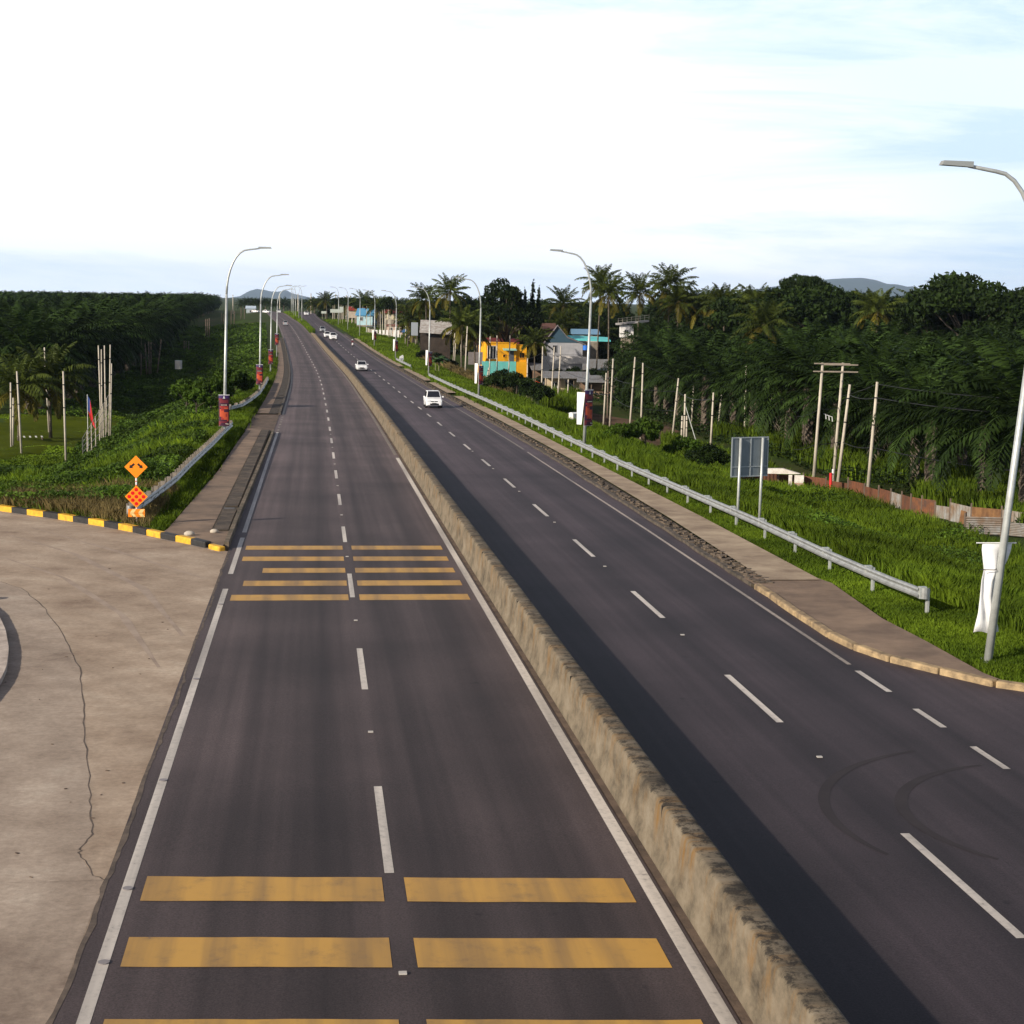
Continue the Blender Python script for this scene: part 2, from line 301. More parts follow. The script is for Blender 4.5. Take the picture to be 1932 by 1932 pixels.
def ground_material():
    m = bpy.data.materials.new('ground_soil_grass'); m.use_nodes = True; t = m.node_tree; b = t.nodes['Principled BSDF']; l = t.links.new
    c = N(t, 'ShaderNodeTexCoord'); n = N(t, 'ShaderNodeTexNoise'); n.inputs['Scale'].default_value = .09; n.inputs['Detail'].default_value = 10; n.inputs['Roughness'].default_value = .7; l(c.outputs['Object'], n.inputs['Vector'])
    k = ramp(t, [(.30, (.075,.055,.032)), (.42, (.048,.056,.014)), (.55, (.034,.058,.010)), (.7, (.05,.085,.011))]); l(n.outputs['Fac'], k.inputs[0])
    n2 = N(t, 'ShaderNodeTexNoise'); n2.inputs['Scale'].default_value = 3; n2.inputs['Detail'].default_value = 8; l(c.outputs['Object'], n2.inputs['Vector'])
    q = N(t, 'ShaderNodeMapRange'); q.inputs[3].default_value = .5; q.inputs[4].default_value = 1.4; l(n2.outputs['Fac'], q.inputs[0])
    vm = N(t, 'ShaderNodeVectorMath', operation='SCALE'); l(k.outputs[0], vm.inputs[0]); l(q.outputs[0], vm.inputs['Scale']); l(vm.outputs[0], b.inputs['Base Color'])
    b.inputs['Roughness'].default_value = .95; b.inputs['Specular IOR Level'].default_value = .1
    bp = N(t, 'ShaderNodeBump'); bp.inputs['Strength'].default_value = .8; bp.inputs['Distance'].default_value = .15; l(n2.outputs['Fac'], bp.inputs['Height']); l(bp.outputs[0], b.inputs['Normal'])
    return m
GROUND = ground_material()
sg = np.array([-9000,-5000,-2500,-1200,-700,-450,-300,-220,-170,-130,-100,-80,-65,-55,-48,-42]+list(np.arange(-37,-8,1.))+[-8,-6.5,-5,-4,0,4,8,12,13,15,16.5]+list(np.arange(17.5,42,1.))+[44,48,54,62,72,84,100,120,150,200,270,350,500,800,1500,3000,5500,9500.])
yg = np.concatenate([[-60,-40], ygrid(-30, 9000), [9400.]]); yg = np.unique(yg)
Sg, Yg = np.meshgrid(sg, yg); Xg = XC(Yg)+Sg; Zg = T(Xg, Yg)-.09
nS = len(sg); ii, jj = np.meshgrid(np.arange(len(yg)-1), np.arange(nS-1), indexing='ij'); b0 = (ii*nS+jj).ravel()
ground = npmesh('ground', np.stack([Xg, Yg, Zg], -1).reshape(-1, 3), np.stack([b0, b0+1, b0+nS+1, b0+nS], 1), GROUND, smooth=True); tag(ground, 'grassy ground falling away on both sides of the highway', kind='structure')

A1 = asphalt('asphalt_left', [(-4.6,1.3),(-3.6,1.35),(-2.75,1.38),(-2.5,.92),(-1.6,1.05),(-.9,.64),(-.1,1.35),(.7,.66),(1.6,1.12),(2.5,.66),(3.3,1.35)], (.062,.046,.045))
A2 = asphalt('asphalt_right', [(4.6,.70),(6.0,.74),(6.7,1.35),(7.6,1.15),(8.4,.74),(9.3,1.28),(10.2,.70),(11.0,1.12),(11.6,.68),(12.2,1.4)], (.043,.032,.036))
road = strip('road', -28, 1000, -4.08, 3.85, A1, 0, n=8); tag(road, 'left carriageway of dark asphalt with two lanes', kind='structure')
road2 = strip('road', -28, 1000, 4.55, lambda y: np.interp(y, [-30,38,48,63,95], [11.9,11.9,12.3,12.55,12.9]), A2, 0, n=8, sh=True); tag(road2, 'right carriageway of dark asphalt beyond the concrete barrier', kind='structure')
gut = strip('gutter', -28, 1000, 3.83, 4.58, DIRT, -.012, sh=False); tag(gut, 'dirty gutter strip at the foot of the concrete barrier', kind='structure')
med = strip('verge', 450, 1000, 4.55, lambda y: 4.6+SH(y), GROUND, .03); tag(med, 'grass median where the two carriageways part', kind='structure')
# side junction asphalt on the right and the flare up to the curved kerb
kerb_px = [(1429,1111),(1449,1122),(1489,1152),(1531,1179),(1574,1207),(1599,1219),(1644,1239),(1696,1253),(1751,1267),(1809,1279),(1871,1294),(1929,1306)]
kerbR = [at(u, v) for u, v in kerb_px]; kerbR += [kerbR[-1]+Vector((3.5, -2.2, .02)), kerbR[-1]+Vector((9, -7, .1)), kerbR[-1]+Vector((16, -18, .3))]
def polysheet(name, pts, mat, dz=0, parent=None):
    """polygon on the land, cut to a fan of small faces"""
    me = MB(); me.add([(p[0], p[1], zt(p[0], p[1], False)+dz) for p in pts], [tuple(range(len(pts)))]); o = me.build(name, mat, parent)
    at_ = o.data.attributes.new('off', 'FLOAT_VECTOR', 'POINT')
    at_.data.foreach_set('vector', [c for p in pts for c in (p[0]-float(XC(p[1])), p[1], 0)]); return o
def cross(name, line, x0f, mat, dz, side=1, n=1):
    """sheet between a world polyline and a straight edge x0f(y); both sampled at the line's points"""
    V = []; q = []
    for i, p in enumerate(line):
        V += [(x0f(p[1]), p[1], float(P(p[1]))+dz), (p[0], p[1], float(P(p[1]))+dz)]
    for i in range(len(line)-1): q.append((2*i, 2*i+1, 2*i+3, 2*i+2))
    m = MB(); m.add(V, q); o = m.build(name, mat)
    at_ = o.data.attributes.new('off', 'FLOAT_VECTOR', 'POINT'); at_.data.foreach_set('vector', [c for p in V for c in (p[0]-1.1, p[1], 0)]); return o
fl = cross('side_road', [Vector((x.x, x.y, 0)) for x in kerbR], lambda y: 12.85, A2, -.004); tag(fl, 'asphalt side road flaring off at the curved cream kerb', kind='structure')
# concrete slip road on the left
def slip_material(name='slip_concrete', cols=((.215,.15,.108), (.33,.25,.182), (.42,.328,.245), (.54,.45,.35))):
    m = bpy.data.materials.new(name); m.use_nodes = True; t = m.node_tree; b = t.nodes['Principled BSDF']; l = t.links.new
    c = N(t, 'ShaderNodeTexCoord'); n = N(t, 'ShaderNodeTexNoise'); n.inputs['Scale'].default_value = .35; n.inputs['Detail'].default_value = 10; n.inputs['Roughness'].default_value = .7; l(c.outputs['Object'], n.inputs['Vector'])
    k = ramp(t, list(zip((.30, .44, .58, .74), cols))); l(n.outputs['Fac'], k.inputs[0])
    # tyre sweeps: rings round a point off to the left
    mp_ = N(t, 'ShaderNodeMapping'); mp_.inputs['Location'].default_value = (34, -22, 0); l(c.outputs['Object'], mp_.inputs[0])
    ln = N(t, 'ShaderNodeVectorMath', operation='LENGTH'); l(mp_.outputs[0], ln.inputs[0])
    cx = N(t, 'ShaderNodeCombineXYZ'); l(ln.outputs['Value'], cx.inputs[0]); n2 = N(t, 'ShaderNodeTexNoise'); n2.inputs['Scale'].default_value = 1.1; n2.inputs['Detail'].default_value = 4; n2.inputs['Distortion'].default_value = .2; l(cx.outputs[0], n2.inputs['Vector'])
    q = N(t, 'ShaderNodeMapRange'); q.inputs[1].default_value = .3; q.inputs[2].default_value = .7; q.inputs[3].default_value = .84; q.inputs[4].default_value = 1.08; l(n2.outputs['Fac'], q.inputs[0])
    n3 = N(t, 'ShaderNodeTexNoise'); n3.inputs['Scale'].default_value = 9; n3.inputs['Detail'].default_value = 8; n3.inputs['Roughness'].default_value = .75; l(c.outputs['Object'], n3.inputs['Vector'])
    q3 = N(t, 'ShaderNodeMapRange'); q3.inputs[1].default_value = .3; q3.inputs[2].default_value = .7; q3.inputs[3].default_value = .78; q3.inputs[4].default_value = 1.18; l(n3.outputs['Fac'], q3.inputs[0])
    a = N(t, 'ShaderNodeMath', operation='MULTIPLY'); l(q.outputs[0], a.inputs[0]); l(q3.outputs[0], a.inputs[1])
    vm = N(t, 'ShaderNodeVectorMath', operation='SCALE'); l(k.outputs[0], vm.inputs[0]); l(a.outputs[0], vm.inputs['Scale']); l(vm.outputs[0], b.inputs['Base Color'])
    b.inputs['Roughness'].default_value = .9; b.inputs['Specular IOR Level'].default_value = .15
    bp = N(t, 'ShaderNodeBump'); bp.inputs['Strength'].default_value = .3; bp.inputs['Distance'].default_value = .02; l(n3.outputs['Fac'], bp.inputs['Height']); l(bp.outputs[0], b.inputs['Normal'])
    return m
SLIP = slip_material()
LK = [(420,1040),(372,1028),(330,1020),(297,1013),(250,1002),(200,993),(150,985),(100,977),(50,970),(0,963)]     # yellow and black kerb line
kl = [at(u, v) for u, v in LK]; d_ = (kl[-1]-kl[-2]).normalized(); kl += [kl[-1]+d_*6, kl[-1]+d_*14, kl[-1]+d_*26]
ys_ = np.concatenate([np.arange(2, 57, 1.5), [57.]])
slipV = MB(); pts = []
rng_edge = [(-4.04+(.10*(vn(7., y, .45)-.5)+.07*(vn(3., y, 1.9)-.5))) for y in ys_]
for y, e in zip(ys_, rng_edge): pts.append((1.1+e, y))
ed = pts[:]; V = []; q = []
for (x, y) in ed: V += [(x, y, float(P(y))-.006), (-60, y, float(P(y))-.006)]
for i in range(len(ed)-1): q.append((2*i+1, 2*i, 2*i+2, 2*i+3))
slipV.add(V, q)
k2 = [Vector((p.x, p.y, 0)) for p in kl if p.y > 57.0]; V = [(1.1-4.05, 57.0, float(P(57))-.006), (-60, 57.0, float(P(57))-.006)]
far = sorted(k2, key=lambda p: p.y); row = [(-3.0, 57.0)]+[(p.x, p.y) for p in far]; V = []; q = []
for (x, y) in row: V += [(x, y, float(P(y))-.006), (-60, y, float(P(y))-.006)]
for i in range(len(row)-1): q.append((2*i+1, 2*i, 2*i+2, 2*i+3))
slipV.add(V, q); slip = slipV.build('slip_road', SLIP); tag(slip, 'stained concrete slip road joining from the left', kind='structure')
# crack and paver band curving through the slip road
cr_px = [(0,1098),(45,1112),(85,1150),(120,1200),(150,1260),(158,1330),(162,1400),(170,1500),(176,1570),(152,1600),(150,1612),(172,1648),(212,1672),(232,1660)]
mb = MB(); cp = [at(u, v) for u, v in cr_px]; Lp = []
for a, b in zip(cp[:-1], cp[1:]):
    for k in range(6):
        p = a.lerp(b, k/6); w = .006+.010*random.random(); n_ = (b-a).normalized().cross(Vector((0,0,1))); j = n_*random.uniform(-.035, .035); Lp.append((p+j, n_*w))
V = []; 
for p, w in Lp: V += [(*(p+w).xy, float(P(p.y))-.002), (*(p-w).xy, float(P(p.y))-.002)]
mb.add(V, [(2*i, 2*i+1, 2*i+3, 2*i+2) for i in range(len(Lp)-1)]); mb.build('crack', nmat('crack', (.15,.115,.09), .95, col2=(.07,.055,.045), vs=3), slip)
band = [(p.x, p.y) for p in cp]+[(1.1-4.10, y) for y in np.arange(cp[-1].y-.8, 1.9, -1.)]; mb = MB(); V = []
for x, y in band: V += [(x, y, float(P(y))-.0045), (-60, y, float(P(y))-.0045)]
mb.add(V, [(2*i, 2*i+1, 2*i+3, 2*i+2) for i in range(len(band)-1)]); mb.build('paving_band', slip_material('slip_concrete_grey', ((.195,.145,.112), (.315,.248,.192), (.40,.322,.254), (.52,.44,.355))), slip)
mb = MB(); V = []                                                                  # broken joint between concrete and asphalt
for y in np.arange(10, 57, .35):
    e = -4.04+(.10*(vn(7., y, .45)-.5)+.07*(vn(3., y, 1.9)-.5)); w = .02+.03*float(vn(2., y, 3.)); j = .05*(float(vn(5., y, 2.7))-.5)
    V += [(1.1+e-w+j, y, float(P(y))+.004), (1.1+e+w+j, y, float(P(y))+.004)]
mb.add(V, [(2*i, 2*i+1, 2*i+3, 2*i+2) for i in range(len(V)//2-1)]); mb.build('joint', nmat('crack'), slip)

SW = nmat('sweep_stain', (.27,.205,.158), .95, col2=(.37,.29,.225), vs=1.1)
def sweep(px, w):
    c = resample([at(u, v) for u, v in px], .5); V = []
    for i, p in enumerate(c):
        d = (c[min(i+1, len(c)-1)]-c[max(i-1, 0)]); n_ = Vector((-d.y, d.x, 0)).normalized()*w*(.5+.5*math.sin(math.pi*i/(len(c)-1)))*(.7+.6*float(vn(i*.3, w*9, 1.)))
        V += [(*(p+n_).xy, float(P(p.y))-.003), (*(p-n_).xy, float(P(p.y))-.003)]
    m = MB(); m.add(V, [(2*i, 2*i+1, 2*i+3, 2*i+2) for i in range(len(c)-1)]); m.build('tyre_stain', SW, slip)
def resample(line, step, jit=0):
    L_ = [0]
    for a, b in zip(line[:-1], line[1:]): L_.append(L_[-1]+(b-a).xy.length)
    n = max(1, int(L_[-1]/step)); res = []
    for i in range(n+1):
        t = L_[-1]*i/n; k = max(0, min(len(line)-2, int(np.searchsorted(L_, t)-1))); f = (t-L_[k])/max(1e-6, L_[k+1]-L_[k]); res.append(line[k].lerp(line[k+1], f))
    return res
sweep([(20,1010),(140,1045),(270,1110),(345,1200)], .12); sweep([(0,1050),(120,1090),(230,1160),(300,1260)], .10); sweep([(60,995),(220,1040),(380,1090)], .09)
for k in range(70):
    u_, v_ = random.uniform(0, 380), random.uniform(1050, 1900)
    q = at(u_, v_)
    if q.x < -3.2: MB().box((q.x, q.y, float(P(q.y))+.002), (random.uniform(.02,.07), random.uniform(.01,.05), .008), random.random()*3).build('grit', DIRT, slip) if k < 45 else None
# ---------------------------------------------------------------- road markings (paint lies 4 mm above the asphalt)
for i in range(-1, 60):                                                            # left lane dashes
    y = 23.3+12*i
    if y < 640: strip('lane_dash', y, y+4.5, -.075 if y > 100 else -.07, .075 if y > 100 else .07, LINEW, .004, road, attr=False)
for i in range(-1, 48):
    y = 20.1+11.8*i
    sc_ = lambda q: np.interp(q, [0,20,60,90], [8.25,8.3,8.52,8.62])
    if y < 640: strip('lane_dash', y, y+4.5, lambda q: sc_(q)-.075, lambda q: sc_(q)+.075, LINEW, .004, road2, sh=True, attr=False)
for a, b in [(-10,48.9),(51.8,60.5),(62,117.5),(139,760)]:
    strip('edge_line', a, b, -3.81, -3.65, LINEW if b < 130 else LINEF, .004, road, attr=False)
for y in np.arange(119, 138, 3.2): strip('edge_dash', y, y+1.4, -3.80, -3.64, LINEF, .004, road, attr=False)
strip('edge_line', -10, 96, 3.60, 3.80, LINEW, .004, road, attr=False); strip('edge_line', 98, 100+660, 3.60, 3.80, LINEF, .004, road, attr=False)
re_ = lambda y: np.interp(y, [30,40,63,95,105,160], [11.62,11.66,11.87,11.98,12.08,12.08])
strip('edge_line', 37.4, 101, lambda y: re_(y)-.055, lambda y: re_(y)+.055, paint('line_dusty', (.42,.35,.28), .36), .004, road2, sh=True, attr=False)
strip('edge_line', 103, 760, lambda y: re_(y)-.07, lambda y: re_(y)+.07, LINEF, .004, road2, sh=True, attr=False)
for y0, y1 in [(34.5,36.7),(31.3,32.9),(28.2,29.8),(25.1,26.7),(22,23.6)]: strip('merge_dash', y0, y1, 11.54, 11.68, LINEW, .004, road2, attr=False)
ragged = lambda y: 0
for y0 in (17.2, 19.75, 22.1, 46.8, 49.4, 52.0, 54.6, 57.3):
    if y0 < 40:
        for a_, b_ in ((-3.5, -.12), (.20, 3.4)):
            m = MB(); V = []
            for k in range(9):
                q = a_+(b_-a_)*k/8; sk = -.085*q; V += [(float(XC(y0))+q, y0+sk+.012*random.uniform(-1, 1), 0), (float(XC(y0))+q, y0+1+sk+.012*random.uniform(-1, 1), 0)]
            V = [(x, y, float(P(y))+.006) for x, y, _ in V]; m.add(V, [(2*i, 2*i+2, 2*i+3, 2*i+1) for i in range(8)]); m.build('rumble_bar', LINEY, road)
        continue
    if y0 in (49.4,): strip('rumble_bar', y0, y0+1., -3.25, -.12, LINEY, .005, road, attr=False)
    elif y0 == 52.0: strip('rumble_bar', y0, y0+1., -2.75, -.12, LINEY, .005, road, attr=False)
    else: strip('rumble_bar', y0, y0+1., -3.5, -.12, LINEY, .005, road, attr=False)
    if y0 > 40: strip('rumble_bar', y0, y0+1., .20, 3.4, LINEY, .005, road, attr=False)
for i in range(0, 9):                                                              # reflector studs
    y = 19.55+12*i; MB().box((float(XC(y)), y, float(P(y))+.015), (.10,.08,.02)).build('road_stud', nmat('stud_pale', (.45,.42,.38), .5), road)
    if i < 7: y = 29.2+12*i; MB().box((float(XC(y))+np.interp(y, [0,20,60,90], [8.25,8.3,8.52,8.62]), y, float(P(y))+.015), (.10,.08,.02)).build('road_stud', nmat('stud_pale'), road2)
for y in (20.2, 22.9, 28.4, 36.5, 46.2): MB().tube([(float(XC(y))-3.72, y, float(P(y))+.006), (float(XC(y))-3.72, y, float(P(y))+.018)], .075, 12).build('road_stud', nmat('stud_grey', (.22,.2,.2), .5), road)
# tyre marks where traffic swings into the side road
TYRE = nmat('tyre_mark', (.034,.027,.029), .85, col2=(.024,.019,.021), vs=1.2)
def tmark(cx, cy, r, a0, a1, w):
    V = []
    for k in range(40):
        a = a0+(a1-a0)*k/39; ww = w*(.4+.6*math.sin(math.pi*k/39))
        for q in (-1, 1): x = cx+(r+q*ww)*math.cos(a); y = cy+(r+q*ww)*math.sin(a); V.append((x, y, float(P(y))+.0035))
    m = MB(); m.add(V, [(2*i, 2*i+2, 2*i+3, 2*i+1) for i in range(39)]); m.build('tyre_mark', TYRE, road2)
tmark(13.2, 25.2, 3.4, R(105), R(215), .11); tmark(13.2, 25.2, 4.7, R(112), R(200), .10); tmark(14.6, 23.6, 3.2, R(85), R(170), .10)

# ---------------------------------------------------------------- kerbs, paths, drains
def kerbrun(m, line, w=.16, h=.16, gap=.02):
    """blocks of kerb along a world polyline (list of Vectors)"""
    for a, b in zip(line[:-1], line[1:]):
        d = b-a; ln_ = d.xy.length; c = (a+b)/2; zc = (float(P(a.y))+float(P(b.y)))/2
        m.box((0,0,0), (1,1,1), M=Matrix.Translation((c.x, c.y, zc+h/2-.05)) @ Matrix.Rotation(math.atan2(d.y, d.x), 4, 'Z') @ Matrix.Diagonal((ln_-gap, w, h+.1, 1)))
def resample(line, step, jit=0):
    L_ = [0]
    for a, b in zip(line[:-1], line[1:]): L_.append(L_[-1]+(b-a).xy.length)
    n = max(1, int(L_[-1]/step)); res = []
    for i in range(n+1):
        t = L_[-1]*i/n; k = max(0, min(len(line)-2, int(np.searchsorted(L_, t)-1))); f = (t-L_[k])/max(1e-6, L_[k+1]-L_[k]); res.append(line[k].lerp(line[k+1], f))
    return res
yk = empty('kerb', label='kerb painted in yellow and black blocks along the slip road', cat='kerb')
kk = resample(kl, 1.02)
for i in range(len(kk)-1):
    a, b = kk[i], kk[i+1]; m = MB()
    if i == 0: kerbrun(m, [a, a.lerp(b, .8)], .26, .16)
    else: kerbrun(m, [a, b], .30, .22, .0)
    o = m.build('kerb_block', KY if i % 2 == 0 or i == 0 else KB, yk)
    if i < 5:
        bv = o.modifiers.new('bevel', 'BEVEL'); bv.width = .05; bv.segments = 2
m = MB(); off_ = [p+Vector((.0, -.42, 0)) for p in kk]; V = []
for i, p in enumerate(off_): w = .06+.04*float(vn(i*.7, 3., 1.)); V += [(p.x, p.y+w, float(P(p.y))+.0), (p.x, p.y-w, float(P(p.y))+.0)]
m.add(V, [(2*i, 2*i+1, 2*i+3, 2*i+2) for i in range(len(off_)-1)]); m.build('edge_line', paint('line_worn', (.5,.43,.36), .5, (.24,.19,.155)), slip)
ck = empty('kerb', label='cream concrete kerb curving round into the side road on the right', cat='kerb')
m = MB(); kerbrun(m, resample(kerbR, 1.55), .24, .15, .05); o = m.build('kerb_stones', KW, ck); bv = o.modifiers.new('bevel', 'BEVEL'); bv.width = .04; bv.segments = 2
def xkerb(name, label, s, y0, y1, mat, w=.15, h=.14, step=1.0, sh=False, rnd=0):
    t = empty(name, label=label, cat='kerb'); ys = np.arange(y0, y1, step if y1 < 200 else step); f = s if callable(s) else (lambda y: s)
    line = [Vector((float(XC(y)+f(y)+(SH(y) if sh else 0))+random.uniform(-rnd, rnd), float(y), 0)) for y in ys]
    m = MB(); kerbrun(m, line, w, h, .03); m.build('kerb_stones', mat, t); return t
kso = lambda y: float(np.interp(y, [48,63,93,400], [12.42,12.62,12.98,13.0]))
xkerb('kerb', 'broken dark kerb stones beside the right carriageway edge', kso, 49, 450, KD, .2, .10, 1.4, rnd=.05, sh=True)
kls = lambda y: float(np.interp(y, [57,67,105,300], [-4.16,-4.14,-4.0,-4.05]))
xkerb('kerb', 'mossy concrete kerb beside the left drain slabs', kls, 57.6, 117, nmat('kerb_moss', (.21,.16,.11), .9, col2=(.05,.045,.03), vs=1.6, bump=.5), .16, .24, 1.2)
xkerb('kerb', 'dark kerb along the left path beyond the farm track', kls, 139, 420, KD, .2, .2, 2.4)
def sideS(name, label, y0, y1, a, b, mat, dz, sh=False, n=1):
    o = strip(name, y0, y1, a, b, mat, dz, sh=sh, n=n, attr=False); tag(o, label, kind='structure'); return o
sideS('drain', 'covered drain of dark stained slabs left of the road', 61.2, 117.5, lambda y: np.interp(y, [57,105], [-4.95,-4.9]), -4.2, nmat('drain_slab', (.12,.095,.07), .95, col2=(.03,.026,.02), vs=1.4, bump=.6), .14)
sideS('path', 'brown concrete footpath left of the road, partly shaded', 61.2, 119, lambda y: np.interp(y, [57,62,86,105,119], [-7.2,-6.55,-6.05,-6.0,-5.9]), lambda y: np.interp(y, [57,105], [-4.93,-4.88]), PATHM, .15)
sideS('side_road', 'short worn farm track crossing the left footpath', 118, 139.5, -9.5, -4.02, DIRT, .02)
sideS('path', 'concrete footpath left of the road beyond the farm track', 139, 400, -5.9, -4.9, PATHM, .12)
sideS('drain', 'dark drain strip beside the far left footpath', 139, 420, -4.92, -4.15, RUBBLE, .10)
inn = lambda y: np.interp(y, [48,50,66,93,200], [12.9,12.97,13.4,13.75,13.8]); ott = lambda y: np.interp(y, [49.5,66,93,200], [14.72,14.86,14.78,14.9])
sideS('drain', 'dark rubble filled drain between the right kerb and path', 48.6, 460, lambda y: np.interp(y, [48,63,93], [12.5,12.7,13.05]), lambda y: inn(y)+.02, RUBBLE, .06, True)
for a, b in [(49.5,176),(184,213),(219,262),(272,420)]:
    sideS('path', 'sunlit concrete footpath beyond the right drain, %s stretch' % ('nearest' if a < 60 else 'middle' if a < 200 else 'third' if a < 250 else 'farthest'), a, b, inn, ott, nmat('path_light', (.42,.33,.23), .9, col2=(.22,.16,.11), vs=.7, bump=.3), .13, True)
# brown concrete apron behind the curved kerb
ap_out = [at(u, v) for u, v in [(1449,1062),(1480,1075),(1569,1107),(1664,1174),(1749,1219),(1854,1279),(1890,1293)]]
pl = [(p.x, p.y) for p in ap_out]+[(p.x, p.y) for p in reversed(kerbR[1:10])]+[(13.45,50.0),(14.0,51.2)]
o = polysheet('path', pl, nmat('apron_concrete', (.27,.19,.13), .9, col2=(.15,.105,.075), vs=.7, bump=.3), .105); tag(o, 'brown concrete apron inside the curved cream kerb', kind='structure')
pl = [(p.x, p.y+.12) for p in kl if p.x > -6.2]; pl += [(1.1-7.2, 61.25), (1.1-4.2, 61.25), (1.1-4.2, 57.6)]
q_ = [at(u, v) for u, v in ((420,1040),(372,1028),(330,1020),(305,1015))]; pl = [(p.x, p.y+.1) for p in q_]+[(1.1-7.25, 61.22),(1.1-4.2, 61.22)]
o = polysheet('path', pl, PATHM, .15); tag(o, 'brown concrete end of the left footpath behind the kerb', kind='structure')
# stones lying on the right drain
STONE = nmat('stone', (.17,.13,.095), .95, col2=(.05,.04,.03), vs=5)
m = MB()
for i in range(900):
    y = 49+(random.random()**1.6)*220; s_ = kso(y)+random.uniform(.08, .62); r = random.uniform(.03, .11); x = float(XC(y))+s_; m.box((x, y, float(P(y))+.06+r*.25), (r*1.6, r*2.2, r), random.random()*3)
rub = m.build('rubble', STONE); tag(rub, 'broken stones strewn along the right drain', kind='stuff')
cov = empty('drain_cover', label='row of mossy slabs covering the left drain', cat='drain cover'); CS = nmat('cover_slab', (.13,.10,.075), .95, col2=(.035,.03,.025), vs=1.1, bump=.6)
for i in range(57):
    y = 61.8+i*.98
    if i in (7,): continue
    m = MB(); m.box((float(XC(y))-4.55, y, float(P(y))+.16+random.uniform(0, .02)), (.52,.86,.05), random.uniform(-.03, .03)); m.build('slab', CS, cov)
MB().box((float(XC(68.4))-4.62, 68.4, float(P(68.4))+.153), (.42,.7,.02)).build('opening', BLACK, cov)

ik = [at(u, v) for u, v in ((-90,1127),(-42,1137),(-14,1162),(2,1197),(8,1235),(3,1270),(-10,1295),(-46,1340),(-100,1400))]
ti = empty('kerb', label='whitish kerb round the traffic island at the left edge', cat='kerb'); m = MB(); kerbrun(m, resample(ik, .7), .22, .13, .0); m.build('kerb_stones', nmat('kerb_white', (.55,.47,.40), .7, col2=(.3,.24,.2), vs=3), ti)
m = MB(); q_ = ik[0].lerp(ik[1], .5); m.box((q_.x, q_.y, float(P(q_.y))+.1), (1.2,.3,.3)); m.build('yellow_end', KY, ti)
o = polysheet('island', [(p.x, p.y) for p in ik], nmat('island_soil', (.12,.08,.06), .95, var=.4), .12); tag(o, 'soil surface of the traffic island at the left edge', kind='structure')
